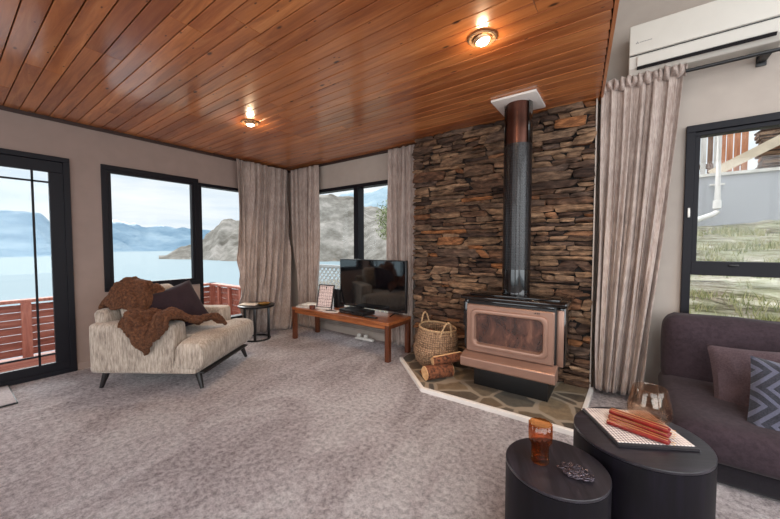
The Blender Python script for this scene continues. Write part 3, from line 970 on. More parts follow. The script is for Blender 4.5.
# ------------------------------------------------------------------ tv bench and what stands on it
BX0, BX1, BYf, BYb = 0.80, 2.365, -0.603, -0.165
tb = empty('tv_bench', (1.58, -0.38, 0)); tag(tb, 'low honey oak bench on square legs under the television', 'bench')
def W(mb, name, m, parent, **k): return P(parent, mb.build(name, m, **k))
W(MB().span((BX0, BYf, 0.385), (BX1, BYb, 0.417)), 'bench_top', M_bench, tb, smooth=False, bevel=0.004)
W(MB().span((BX0 + .05, BYf + .008, 0.345), (BX1 - .05, BYf + .03, 0.385)), 'apron', M_bench, tb, smooth=False)
W(MB().span((BX0 + .05, BYb - .03, 0.345), (BX1 - .05, BYb - .008, 0.385)), 'apron', M_bench, tb, smooth=False)
for sx in (BX0 + .008, BX1 - .03):
    W(MB().span((sx, BYf + .05, 0.345), (sx + .022, BYb - .05, 0.385)), 'apron', M_benchleg, tb, smooth=False)
for x in (BX0 + .002, BX1 - .052):
    for y in (BYf + .002, BYb - .052):
        W(MB().span((x, y, 0), (x + .05, y + .05, 0.385)), 'leg', M_benchleg, tb, smooth=False, bevel=0.003)
TT = 0.4175
tv = empty('television', (1.865, -0.27, TT)); tag(tv, 'black flat screen television on the oak bench', 'television')
W(MB().box((1.865, -0.262, 0.757), (1.015, 0.03, 0.592), bev=0.006), 'housing', M_black, tv)
W(MB().box((1.865, -0.2785, 0.760), (0.985, 0.004, 0.560)), 'screen', M_tv, tv, smooth=False)
for x in (1.52, 2.21):
    W(MB().tube([(x, -0.36, TT + .008), (x, -0.262, TT + .03), (x, -0.262, TT + .05), (x, -0.262, TT + .03), (x, -0.19, TT + .008)], 0.007), 'stand_foot', M_black, tv)

def rz_box(name, label, cat, c, size, rz, m, bev=0.003, group=None):
    o = MB().box((0, 0, size[2] / 2), size, bev=bev).build(name, m, loc=c, rot=(0, 0, rz)); tag(o, label, cat, group); return o
mp = empty('media_player', (1.77, -0.42, TT), radians(-4)); tag(mp, 'black media player box in front of the television', 'media player')
MB().box((0, 0, 0.028), (0.40, 0.20, 0.045), bev=0.004).build('case', M_black, mp)
MB().box((0, -0.101, 0.028), (0.37, 0.003, 0.018)).build('front_strip', M_tv, mp)
for sx in (-.17, .17):
    for sy in (-.08, .08): MB().cyl((sx, sy, 0), (sx, sy, 0.006), 0.012, seg=12).build('foot', M_stovemat, mp)
rem = rz_box('remote_control', 'slim black remote control at the front edge of the oak bench', 'remote control', (2.06, -0.515, TT), (0.16, 0.04, 0.014), radians(4), M_stovemat)
mb = MB()
for i in range(6):
    for j in range(2): mb.box((-.06 + i * .022, -.008 + j * .016, 0.015), (0.01, 0.008, 0.002))
mb.build('buttons', M_greylogo, rem)
M_paper = plain('white_paper', srgb(232, 224, 218), 0.8, var=0.02)
rz_box('paper_sheet', 'loose white paper sheet on the bench left of the media player', 'paper', (1.44, -0.50, TT), (0.20, 0.14, 0.002), radians(20), M_paper, 0)
rz_box('paper_sheet', 'white paper sheet by the foot of the calendar easel', 'paper', (1.30, -0.53, TT), (0.13, 0.07, 0.002), radians(-5), M_paper, 0)
rz_box('pen', 'black pen on the loose paper sheet', 'pen', (1.42, -0.50, TT + 0.0025), (0.15, 0.011, 0.01), radians(12), M_black, 0.003)
# pile of magazines
mags = [((0.98, -0.46), (0.29, 0.20), 0.012, 8, srgb(210, 206, 200), 'wide white magazine at the bottom of the pile on the bench'),
        ((0.96, -0.45), (0.25, 0.18), 0.014, -4, srgb(188, 180, 172), 'grey white magazine in the middle of the pile on the bench'),
        ((0.99, -0.44), (0.20, 0.14), 0.016, 14, srgb(226, 220, 210), 'small cream booklet topmost on the magazine pile')]
z = TT
for i, (c, s, h, a, col, lb) in enumerate(mags):
    m = plain('magazine_cover_%d' % i, col, 0.5, var=0.15, vscale=14)
    rz_box('magazine', lb, 'magazine', (c[0], c[1], z), (s[0], s[1], h), radians(a), m, 0.002, 'magazines piled on the bench')
    z += h + 0.0006
# calendar on an easel stand
def calendar_mat():
    m, nt, out = new_mat('printed_calendar_page')
    tc = N(nt, 'ShaderNodeTexCoord')
    sp = N(nt, 'ShaderNodeSeparateXYZ', {0: tc.outputs['Object']})
    def lines(sock, period, width):
        a = N(nt, 'ShaderNodeMath', {0: sock, 1: period}, operation='PINGPONG').outputs[0]
        return N(nt, 'ShaderNodeMath', {0: a, 1: width}, operation='LESS_THAN').outputs[0]
    lx = lines(sp.outputs[0], 0.016, 0.0016); lz = lines(sp.outputs[2], 0.02, 0.0018)
    f = N(nt, 'ShaderNodeMath', {0: lx, 1: lz}, operation='MAXIMUM').outputs[0]
    n = noise_tex(nt, tc.outputs['Object'], 160, 1)
    t = ramp(nt, n.outputs[0], [(0.62, (0, 0, 0, 1)), (0.66, (1, 1, 1, 1))])
    f2 = N(nt, 'ShaderNodeMath', {0: f, 1: t}, operation='MAXIMUM').outputs[0]
    c = mix(nt, f2, srgb(226, 208, 204), srgb(126, 92, 92))
    bsdf(nt, out, Base_Color=c, Roughness=0.6)
    return m
cal = empty('calendar_stand', (1.22, -0.43, TT), radians(12)); tag(cal, 'dark easel frame holding a printed page, left of the television', 'picture frame')
lean = Matrix.Translation((0, 0, 0.0)) @ Matrix.Rotation(radians(-14), 4, 'X')
mb = MB()
for c, s in (((0, 0, 0.30), (0.235, 0.014, 0.014)), ((0, 0, 0.012), (0.235, 0.014, 0.02)), ((-.111, 0, 0.155), (0.013, 0.014, 0.28)), ((.111, 0, 0.155), (0.013, 0.014, 0.28))):
    mb.box(c, s)
bmesh.ops.transform(mb.bm, matrix=lean, verts=mb.bm.verts)
mb.build('frame', M_blackwood, cal, smooth=False)
o = MB().box((0, 0, 0.155), (0.21, 0.006, 0.275)).build('page', calendar_mat(), cal, smooth=False); o.rotation_euler = (radians(-14), 0, 0)
MB().box((0, -0.02, 0.008), (0.22, 0.04, 0.014)).build('ledge', M_paper, cal, smooth=False)
MB().tube([(0, 0.06, 0.27), (0, 0.13, 0.005)], 0.008).build('back_strut', M_blackwood, cal)
# dark speaker-like box behind the easel
sp_ = empty('speaker', (1.30, -0.24, TT)); tag(sp_, 'small dark box speaker behind the calendar easel', 'speaker')
MB().box((0, 0, 0.12), (0.10, 0.10, 0.24), bev=0.006).build('cabinet', M_stovemat, sp_)
MB().cyl((0, -0.0505, 0.08), (0, -0.053, 0.08), 0.035).build('driver', M_black, sp_)
MB().cyl((0, -0.0505, 0.17), (0, -0.053, 0.17), 0.018).build('driver', M_black, sp_)
# little brown cup
M_brownglass = plain('dark_amber_ceramic', srgb(92, 40, 24), 0.2, Coat_Weight=0.5)
o = MB().lathe([(0.03, 0), (0.036, 0.004), (0.038, 0.045), (0.034, 0.045), (0.031, 0.008), (0.001, 0.006)], seg=32).build('candle_cup', M_brownglass, loc=(1.13, -0.545, TT)); tag(o, 'small reddish brown candle cup at the front of the oak bench', 'candle cup')
# power board on the carpet
pb = empty('power_board', (1.62, -0.10, 0), radians(3)); tag(pb, 'white power board on the carpet under the bench', 'power board')
MB().box((0, 0, 0.015), (0.28, 0.05, 0.03), bev=0.005).build('strip', M_white, pb)
for x in (-.09, .02): MB().box((x, 0, 0.05), (0.045, 0.045, 0.04), bev=0.008).build('plug', M_white, pb)
# slatted low wall heater under the window
mb = MB()
for k in range(4): mb.span((0.62, -0.03, 0.10 + k * .022), (1.95, -0.014, 0.112 + k * .022))
o = mb.build('wall_grille', plain('grille_metal', srgb(150, 138, 130), 0.5), smooth=False); tag(o, 'low horizontal metal grille on the wall under the television window', 'grille')

# ------------------------------------------------------------------ basket and firewood
bk = empty('basket', (2.80, -0.425, 0.0225)); bk.scale = (1.13, 1.13, 1.13); bk.location.z = 0.034; bk.rotation_euler = (0, 0.09, 0); tag(bk, 'woven seagrass belly basket on the hearth beside the stove', 'basket')
def bell(r, z, a): return r * (1 + 0.02 * sin(3 * a + 1) + 0.01 * sin(5 * a + z * 20))
BP = [(0.10, 0.0), (0.135, 0.006), (0.17, 0.05), (0.192, 0.11), (0.196, 0.155), (0.188, 0.182), (0.180, 0.19), (0.186, 0.20), (0.184, 0.24), (0.172, 0.29), (0.160, 0.335), (0.152, 0.336), (0.163, 0.29), (0.174, 0.24), (0.176, 0.20), (0.180, 0.15), (0.16, 0.06), (0.1, 0.02), (0.001, 0.018)]
MB().lathe(BP, seg=56, fn=bell).build('body', M_basket, bk, angle=180)
MB().tube([(bell(.157, .34, a) * cos(a), bell(.157, .34, a) * sin(a), 0.339) for a in [2 * pi * k / 48 for k in range(48)]], 0.008, 8, True).build('rim', M_rope, bk)
for a0 in (radians(160), radians(-35)):
    pts = []
    for k in range(17):
        t = k / 16; a = a0 + (t - .5) * 0.62
        r = 0.166 + 0.012 * sin(pi * t)
        pts.append((r * cos(a), r * sin(a), 0.30 + 0.125 * sin(pi * t) ** 0.8))
    MB().tube(pts, 0.0075, 8).build('handle', M_rope, bk)
rg = random.Random(5)
M_stick = plain('reddish_kindling', srgb(110, 62, 42), 0.85, var=0.3, vscale=30, bmp=0.5)
for k, (a, tl, lb) in enumerate(((0.4, 0.15, 'reddish stick of kindling at the left inside the basket'), (1.4, 0.3, 'reddish stick of kindling crossing the middle of the basket'), (2.5, -0.2, 'reddish stick of kindling at the back inside the basket'))):
    o = MB().box((0, 0, 0), (0.21, 0.045, 0.04), bev=0.01).build('kindling', M_stick, loc=(2.785 + .02 * cos(a * 3), -0.44 + .03 * sin(a * 3), 0.24 + 0.05 * k), rot=(0.2, tl * .35, a))
    tag(o, lb, 'kindling', 'kindling sticks in the basket')

def log_mesh(L, r, half=False, seed=0):
    mb = MB()
    n = 26
    def f(u, v):
        a = 2 * pi * u
        rr = r * (1 + 0.10 * noise.noise(Vector((cos(a) * 1.5 + seed, sin(a) * 1.5, v * 1.2))) + 0.035 * noise.noise(Vector((cos(a) * 6, sin(a) * 6, v * 9 + seed))))
        y = rr * cos(a); z = rr * sin(a)
        if half and z > r * 0.25: z = r * 0.25 + 0.10 * (z - r * .25) + 0.006 * noise.noise(Vector((v * 5, y * 40, seed)))
        return ((v - .5) * L, y, z)
    mb.grid(f, n, 16, closed_u=True)
    return mb
def log_end(L, r, seed, x, half=False):
    mb = MB()
    n = 26; ring = []
    v = 1 if x > 0 else 0
    for k in range(n):
        a = 2 * pi * k / n
        rr = 1.0 * r * (1 + 0.10 * noise.noise(Vector((cos(a) * 1.5 + seed, sin(a) * 1.5, v * 1.2))) + 0.035 * noise.noise(Vector((cos(a) * 6, sin(a) * 6, v * 9 + seed))))
        y = rr * cos(a); z = rr * sin(a)
        if half and z > r * 0.25: z = r * 0.25 + 0.10 * (z - r * .25) + 0.006 * noise.noise(Vector((v * 5, y * 40, seed)))
        ring.append((x, y, z))
    A = [mb.bm.verts.new(p) for p in ring]; B = [mb.bm.verts.new((p[0] + (0.004 if x > 0 else -0.004), p[1] * .98, p[2] * .98)) for p in ring]
    mb.bm.faces.new(B)
    mb.bm.faces.new(A[::-1])
    for k in range(n): mb.bm.faces.new((A[k], A[(k + 1) % n], B[(k + 1) % n], B[k]))
    return mb
def log(loc, rot, L, r, label, half=False, seed=0.0):
    o = empty('firewood_log', loc); o.rotation_euler = rot; tag(o, label, 'firewood', 'firewood logs on the hearth')
    log_mesh(L, r, half, seed).build('bark', M_bark, o, angle=60)
    for x in (-L / 2, L / 2): log_end(L, r, seed, x, half).build('cut_end', M_splitwood, o, smooth=False)
    if half:
        MB().box((0, 0, r * 0.29), (L * .98, r * 1.75, 0.022), bev=0.008).build('split_face', M_splitwood, o)
    return o
log((2.985, -0.70, 0.088), (radians(18), 0, radians(57)), 0.26, 0.062, 'thick bark covered log with a pale cut end on the hearth floor', False, 2.0)
log((3.03, -0.62, 0.200), (radians(-28), radians(-8), radians(44)), 0.27, 0.055, 'split log with its pale split face up, resting on the bark covered log', True, 5.0)
o = MB().tube([(2.83, -0.74, 0.045), (2.875, -0.70, 0.085), (2.90, -0.68, 0.115)], [0.022, 0.02, 0.016], 10).build('firewood_stick', M_bark); tag(o, 'thin barky stick leaning between basket and logs', 'firewood')

# ------------------------------------------------------------------ wood stove
sv = empty('wood_stove', (3.585, -0.45, 0.022)); tag(sv, 'freestanding black and bronze wood stove on the flagstone hearth', 'stove')
W(MB().span((3.29, -0.62, 0.022), (3.875, -0.27, 0.24), bev=0.004), 'pedestal', M_stovemat, sv)
W(MB().span((3.245, -0.655, 0.24), (3.93, -0.235, 0.765), bev=0.006), 'firebox', M_stovemat, sv)
# side heat shields with a vertical bronze edge
for s, xa, xb in ((1, 3.935, 3.985), (-1, 3.19, 3.24)):
    W(MB().span((xa, -0.60, 0.315), (xb, -0.25, 0.75), bev=0.008), 'side_shield', M_stoveblk, sv)
W(MB().span((3.928, -0.622, 0.31), (3.975, -0.598, 0.735), bev=0.005), 'corner_post', M_gold, sv)
W(MB().span((3.188, -0.615, 0.52), (3.225, -0.60, 0.73), bev=0.004), 'door_handle', M_stoveblk, sv)
# top plate
mb = MB()
mb.box((3.60, -0.455, 0.785), (0.81, 0.50, 0.035), bev=0.014, seg=3)
mb.box((3.60, -0.455, 0.808), (0.70, 0.40, 0.016), bev=0.006)
W(mb, 'top_plate', M_stoveblk, sv)
W(MB().span((3.26, -0.663, 0.742), (3.915, -0.655, 0.758), bev=0.002), 'vent_strip', M_stoveblk, sv)
# door: a rounded frame with recessed glass
def rrect(w, h, r, n=8):
    pts = []
    for cx, cz, a0 in ((w / 2 - r, h / 2 - r, 0), (-w / 2 + r, h / 2 - r, 90), (-w / 2 + r, -h / 2 + r, 180), (w / 2 - r, -h / 2 + r, 270)):
        for k in range(n + 1):
            a = radians(a0 + 90 * k / n); pts.append((cx + r * cos(a), cz + r * sin(a)))
    return pts
dr = empty('door', (3.583, -0.66, 0.53))
def loops(specs):
    mb = MB(); L = []
    for w, h, r, y in specs: L.append([mb.bm.verts.new((x, y, z)) for x, z in rrect(w, h, r)])
    n = len(L[0])
    for A, B in zip(L[:-1], L[1:]):
        for k in range(n): mb.bm.faces.new((A[k], A[(k + 1) % n], B[(k + 1) % n], B[k]))
    return mb, L
mb, L = loops([(0.675, 0.40, 0.012, 0.004), (0.675, 0.40, 0.012, -0.018), (0.660, 0.385, 0.012, -0.026), (0.600, 0.325, 0.05, -0.026), (0.592, 0.317, 0.05, -0.040), (0.565, 0.292, 0.05, -0.044), (0.535, 0.262, 0.045, -0.040), (0.515, 0.240, 0.035, -0.016), (0.515, 0.240, 0.035, 0.0)])
door = mb.build('door', M_gold, angle=35)
P(sv, door); door.location = (3.583, -0.66, 0.528)
g = MB().box((0, -0.006, 0), (0.518, 0.008, 0.243)).build('window_glass', M_fireglass, smooth=False); g.parent = door
g = MB()
for i, (dx, w) in enumerate(((0, .004), (.008, .009), (.02, .004), (.026, .008), (.036, .007))): g.box((0.20 + dx, -0.0275, 0.178), (w * .7, 0.002, 0.011), rot=Matrix.Rotation(0.25, 4, 'Y'))
g = g.build('maker_mark', M_black, smooth=False); g.parent = door
bpy.data.objects.remove(dr)
# ash lip: a sloped bronze ledge
lip = MB()
prof = [(-0.63, 0.325), (-0.66, 0.328), (-0.745, 0.300), (-0.762, 0.290), (-0.762, 0.222), (-0.75, 0.212), (-0.63, 0.212)]
A = [lip.bm.verts.new((3.222, y, z)) for y, z in prof]; B = [lip.bm.verts.new((3.945, y, z)) for y, z in prof]
lip.bm.faces.new(A); lip.bm.faces.new(B[::-1])
for i in range(len(prof)): lip.bm.faces.new((A[i], B[i], B[(i + 1) % len(prof)], A[(i + 1) % len(prof)]))
W(lip, 'ash_lip', M_gold, sv, smooth=False, bevel=0.006)

fl = empty('flue_pipe', (3.585, -0.45, 0.816)); tag(fl, 'tall black flue pipe with perforated shield rising from the stove', 'flue')
def cyl_part(name, m, r, z0, z1, seg=64, arc=None):
    o = MB().lathe([(r, z0), (r, z1)], seg=seg)
    return o.build(name, m, fl, loc=(0, 0, -0.816))
cyl_part('inner_pipe', M_copperpipe, 0.098, 0.82, 2.385)
MB().lathe([(0.110, 1.02), (0.110, 2.045), (0.107, 2.045), (0.107, 1.02)], seg=96).build('perforated_shield', M_perf, fl, loc=(0, 0, -0.816))
MB().lathe([(0.112, 0.818), (0.112, 1.02), (0.1, 1.02), (0.1, 0.818)], seg=64).build('lower_collar', M_stoveblk, fl, loc=(0, 0, -0.816))
for a0, a1 in ((-0.55, 0.28), (pi - 0.28, pi + 0.55)):
    MB().grid(lambda u, v: (0.1095 * cos(a0 + (a1 - a0) * u), 0.1095 * sin(a0 + (a1 - a0) * u), 2.045 + 0.339 * v), 10, 1).build('shield_back', M_stoveblk, fl, loc=(0, 0, -0.816), solid=0.002)
MB().box((0, 0, 2.388), (0.345, 0.36, 0.018), bev=0.003).build('ceiling_plate', M_bright, fl, loc=(0, 0, -0.816), label='pale metal ceiling plate')

# ------------------------------------------------------------------ right sofa
sf = empty('sofa', (5.6, -0.6, 0)); tag(sf, 'deep plum sofa under the right window', 'sofa')
SX0 = 4.56; SX1 = 6.85
cx = (SX0 + SX1) / 2
W(MB().softbox((cx, -0.56, 0.06), (SX1 - SX0, 0.94, 0.115), 0.03, 10), 'base', M_sofa_base, sf)
W(MB().softbox((cx, -0.58, 0.205), (SX1 - SX0 + .02, 0.98, 0.20), 0.075, 16, puff=(0, 0, 0.015), wob=0.006), 'seat_cushion', M_sofa, sf)
W(MB().softbox((cx, -0.20, 0.475), (SX1 - SX0, 0.26, 0.51), 0.10, 16, puff=(0, 0.02, 0.0), wob=0.014, seed=4), 'backrest', M_sofa, sf)
def place_pillow(name, m, label, w, h, t, loc, rz, lean, roll, seed, pinch=0.06):
    o = MB().pillow(w, h, t, seed=seed, pinch=pinch, wob=0.012).build(name, m)
    o.matrix_world = Matrix.Translation(loc) @ Matrix.Rotation(rz, 4, 'Z') @ Matrix.Rotation(lean, 4, 'X') @ Matrix.Rotation(roll, 4, 'Y')
    tag(o, label, 'pillow'); return o
def zig_mat():
    m, nt, out = new_mat('navy_zigzag_velvet')
    tc = N(nt, 'ShaderNodeTexCoord')
    mp = N(nt, 'ShaderNodeMapping', {'Vector': tc.outputs['Object'], 'Rotation': (0, radians(8), 0)})
    sp = N(nt, 'ShaderNodeSeparateXYZ', {0: mp.outputs[0]})
    zz = N(nt, 'ShaderNodeMath', {0: sp.outputs[2], 1: 0.09}, operation='PINGPONG').outputs[0]
    s_ = N(nt, 'ShaderNodeMath', {0: sp.outputs[0], 1: zz}, operation='ADD').outputs[0]
    k = N(nt, 'ShaderNodeMath', {0: s_, 1: 0.028}, operation='PINGPONG').outputs[0]
    f = ramp(nt, N(nt, 'ShaderNodeMath', {0: k, 1: 35.7}, operation='MULTIPLY').outputs[0], [(0.55, (0, 0, 0, 1)), (0.64, (1, 1, 1, 1))])
    n = noise_tex(nt, tc.outputs['Object'], 160, 3)
    c = mix(nt, f, srgb(16, 17, 30), srgb(84, 85, 104))
    c = mix(nt, 0.25, c, ramp(nt, n.outputs[0], [(0.3, srgb(10, 10, 20)), (0.7, srgb(84, 84, 100))]))
    bsdf(nt, out, Base_Color=c, Roughness=0.85, Sheen_Weight=0.3, Normal=bump(nt, f, 0.5, 0.006))
    return m
place_pillow('throw_pillow', M_pillow2, 'plain mauve cushion leaning on the plum sofa back', 0.44, 0.40, 0.12, (4.985, -0.58, 0.425), radians(-3), radians(-22), radians(-4), 6)
place_pillow('throw_pillow', zig_mat(), 'dark blue cushion with pale zigzag stripes on the plum sofa', 0.50, 0.45, 0.13, (5.115, -0.84, 0.385), radians(2), radians(-26), radians(8), 9, 0.04)

# ------------------------------------------------------------------ drum tables
def drum(loc, r, h, label, rz):
    o = empty('drum_table', (loc[0], loc[1], 0), rz); tag(o, label, 'coffee table', 'round black drum tables')
    MB().lathe([(r - 0.004, 0.0), (r, 0.004), (r, h - 0.013), (r - .002, h - .012), (0.001, h - .012)], seg=96).build('drum', M_tableside, o)
    MB().lathe([(0.001, h - 0.0118), (r - 0.002, h - 0.0118), (r, h - 0.010), (r, h - .002), (r - 0.002, h), (0.001, h)], seg=96).build('table_top', M_tabletop, o)
    return o
H1, H2 = 0.378, 0.42
drum((4.130, -1.950), 0.179, H1, 'smaller round black ash drum table, with the amber tumbler', radians(25))
drum((4.390, -1.603), 0.237, H2, 'larger round black ash drum table, with the woven mat', radians(-60))

# amber fluted tumbler
def flute(n, amp, z0=0.0, z1=9.0):
    return lambda r, z, a: r * (1 + (amp * cos(n * a) if z0 < z < z1 and r > 0.005 else 0))
tp = [(0.001, 0.0), (0.030, 0.0), (0.033, 0.003), (0.031, 0.02), (0.031, 0.062), (0.033, 0.07), (0.040, 0.082), (0.042, 0.10), (0.042, 0.148), (0.0395, 0.15), (0.0385, 0.10), (0.036, 0.086), (0.028, 0.070), (0.026, 0.02), (0.001, 0.012)]
o = MB().lathe(tp, seg=84, fn=flute(14, 0.035, 0.005)).build('tumbler', M_amber, loc=(4.077, -1.962, H1 + .0006), angle=60)
tag(o, 'fluted amber glass tumbler on the smaller drum table', 'glass')

# wire wreath of tiny metal loops
M_wire = plain('blackened_silver', srgb(92, 84, 92), 0.35, metal=0.8)
mb = MB(); rg = random.Random(4)
for k in range(60):
    a = rg.uniform(0, 2 * pi); rr = 0.052 * rg.random() ** 0.5
    cxx, cyy = rr * cos(a), rr * 0.72 * sin(a); r0 = rg.uniform(0.005, 0.009)
    ax = rg.uniform(0, pi); tl = rg.uniform(-0.5, 0.5); zc = 0.007 + rg.random() * 0.006
    pts = []
    for q in range(10):
        t = 2 * pi * q / 10
        x, y = r0 * 1.5 * cos(t), r0 * sin(t)
        pts.append((cxx + x * cos(ax) - y * sin(ax), cyy + x * sin(ax) + y * cos(ax), max(0.002, zc + x * tl * 0.6)))
    mb.tube(pts, 0.0013, 5, True)
o = mb.build('metal_trivet', M_wire, loc=(4.196, -1.965, H1), rot=(0, 0, radians(-12))); tag(o, 'small openwork tangle of silvery metal loops beside the tumbler', 'trinket')

# woven mat
def mat_mat():
    m, nt, out = new_mat('woven_cream_mat')
    tc = N(nt, 'ShaderNodeTexCoord')
    mp = N(nt, 'ShaderNodeMapping', {'Vector': tc.outputs['Object'], 'Scale': (110, 110, 110), 'Rotation': (0, 0, radians(45))})
    ck = N(nt, 'ShaderNodeTexChecker', {'Vector': mp.outputs[0], 'Scale': 1.0, 'Color1': srgb(226, 214, 206), 'Color2': srgb(120, 104, 108)})
    n = noise_tex(nt, tc.outputs['Object'], 10, 3)
    c = mix(nt, ramp(nt, n.outputs[0], [(0.45, (0, 0, 0, 1)), (0.65, (.7, .7, .7, 1))]), ck.outputs[0], srgb(222, 208, 200))
    bsdf(nt, out, Base_Color=c, Roughness=0.9, Normal=bump(nt, ck.outputs[1], 0.4, 0.002))
    return m
MT = radians(30)
ma = empty('placemat', (4.378, -1.560, H2), MT); tag(ma, 'thick woven cream mat with dark edge on the larger drum table', 'mat')
MB().box((0, 0, 0.005), (0.296, 0.296, 0.010), bev=0.003).build('dark_edge', M_sofa_base, ma, label='dark cloth edge')
MB().box((0, 0.006, 0.0115), (0.284, 0.276, 0.003), bev=0.001).build('woven_top', mat_mat(), ma, smooth=False)

# red candles
M_red = plain('red_wax', srgb(118, 24, 18), 0.35, var=0.15, vscale=30, Subsurface_Weight=0.1)
M_goldthread = plain('gold_thread', srgb(214, 166, 104), 0.4, metal=0.5)
def candle0():
    o = empty('candle', (0, 0, 0))
    mb = MB().lathe([(0.009, -0.105), (0.0105, -0.10), (0.010, 0.0), (0.009, 0.098), (0.005, 0.105), (0.001, 0.107)], seg=6)
    bmesh.ops.rotate(mb.bm, verts=mb.bm.verts, cent=(0, 0, 0), matrix=Matrix.Rotation(radians(90), 3, 'Y'))
    mb.build('wax', M_red, o, angle=30)
    MB().tube([(0.105, 0, 0), (0.115, 0, 0.002), (0.122, 0.002, 0.001)], 0.0012, 5).build('wick', M_goldthread, o)
    MB().tube([(-0.104, 0, 0.0102), (-0.03, 0.001, 0.0105), (0.06, -0.001, 0.0102), (0.1, 0, 0.0092)], 0.0011, 5).build('gold_line', M_goldthread, o)
    return o
c0 = candle0()
Z0 = H2 + 0.0238
places = [(0.00, -0.070, 0, 2, 'front red candle on the woven mat, nearest the dark edge'),
          (0.00, -0.047, 0, -1, 'second red candle from the dark edge of the woven mat'),
          (-0.012, -0.014, 0, 1, 'third red candle, in front of the stacked bundle on the mat'),
          (-0.012, 0.007, 0, 0, 'red candle at the middle bottom of the bundle on the mat'),
          (-0.012, 0.028, 0, -1, 'rear bottom red candle of the bundle, next to the champagne glass vase'),
          (-0.014, -0.0035, 1, 0, 'upper front red candle of the stacked bundle on the mat'),
          (-0.014, 0.0175, 1, 1, 'topmost rear red candle of the stacked bundle on the mat')]
for i, (lx, ly, lay, a, lb) in enumerate(places):
    c = c0 if i == 0 else copy_tree(c0)
    ca = MT - radians(46)
    px = 4.402 + lx * cos(ca) - ly * sin(ca); py = -1.572 + lx * sin(ca) + ly * cos(ca)
    c.location = (px, py, Z0 + lay * 0.0182); c.rotation_euler = (0, 0, ca + radians(a))
    tag(c, lb, 'candle', 'red candles on the woven mat')

# champagne glass vase
vp = [(0.001, 0.0), (0.070, 0.0), (0.084, 0.008), (0.091, 0.03), (0.090, 0.06), (0.083, 0.095), (0.075, 0.13), (0.071, 0.153), (0.069, 0.155), (0.0675, 0.153), (0.0715, 0.13), (0.0795, 0.095), (0.0865, 0.06), (0.087, 0.033), (0.078, 0.014), (0.001, 0.010)]
vp = [(r * 0.88, z * 0.93) for r, z in vp]
o = MB().lathe(vp, seg=72, fn=flute(6, 0.03, 0.01, 0.13)).build('vase', M_smokeglass, loc=(4.432, -1.452, H2 + .0135), angle=180)
tag(o, 'rounded champagne coloured glass vase on the larger drum table', 'vase')

# doormat by the glazed door
M_doormat = plain('grey_loop_mat', srgb(170, 160, 160), 0.95, var=0.1, vscale=60, bmp=0.6)
dm = empty('doormat', (0.30, -3.33, 0.001)); tag(dm, 'pale grey mat with a dark edge on the carpet by the glass door', 'mat')
MB().box((0, 0, 0.006), (0.52, 0.72, 0.012), bev=0.003).build('rubber_edge', M_stovemat, dm)
MB().box((0, 0, 0.014), (0.50, 0.70, 0.006), bev=0.002).build('pile', M_doormat, dm)

# ------------------------------------------------------------------ outside left: deck, balustrade, lake, mountains
DZ = -0.2
mb = MB()
for k in range(14):
    mb.span((-0.18 - k * 0.125 - 0.118, -5.5, DZ - .03), (-0.18 - k * 0.125, -0.30, DZ))
structure(mb.build('floor_deck', M_decking, smooth=False))
fn = empty('deck_balustrade', (-1.85, -2.5, DZ)); tag(fn, 'red stained timber balustrade around the deck outside the left windows', 'balustrade')
mb = MB()
for k in range(7):
    W(MB().span((-1.85, -5.4, DZ + .03 + k * .093), (-1.825, -0.34, DZ + .03 + k * .093 + .085)), 'board', M_decking, fn, smooth=False)
W(MB().span((-1.91, -5.4, 0.50), (-1.79, -0.28, 0.54), bev=0.005), 'cap_rail', M_decking2, fn)
W(MB().span((-1.91, -0.40, 0.50), (-0.22, -0.28, 0.54), bev=0.005), 'cap_rail', M_decking2, fn)
for yy in (-0.36, -1.6, -2.66, -3.9, -5.2):
    W(MB().span((-1.824, yy - .045, DZ), (-1.78, yy + .045, 0.50)), 'post', M_decking2, fn, smooth=False)
for xx in (-1.55, -1.2, -0.85, -0.5):
    W(MB().span((xx - .03, -0.385, DZ), (xx + .03, -0.34, 0.50)), 'post', M_decking2, fn, smooth=False)
for k in range(7):
    W(MB().span((-1.80, -0.335, DZ + .03 + k * .093), (-0.25, -0.31, DZ + .03 + k * .093 + .085)), 'board', M_decking, fn, smooth=False)

def water_mat():
    m, nt, out = new_mat('lake_water')
    v = coords(nt)
    n = noise_tex(nt, v, 0.05, 4)
    bsdf(nt, out, Base_Color=srgb(136, 152, 158), Roughness=0.8, Normal=bump(nt, n.outputs[0], 0.15, 1.0), Specular_IOR_Level=0.1)
    return m
LZ = -25.0
mb = MB(); mb.prism([(-9000, -6000), (9000, -6000), (9000, 9000), (-9000, 9000)], LZ - 1, LZ)
structure(mb.build('ground_lake', water_mat(), smooth=False))

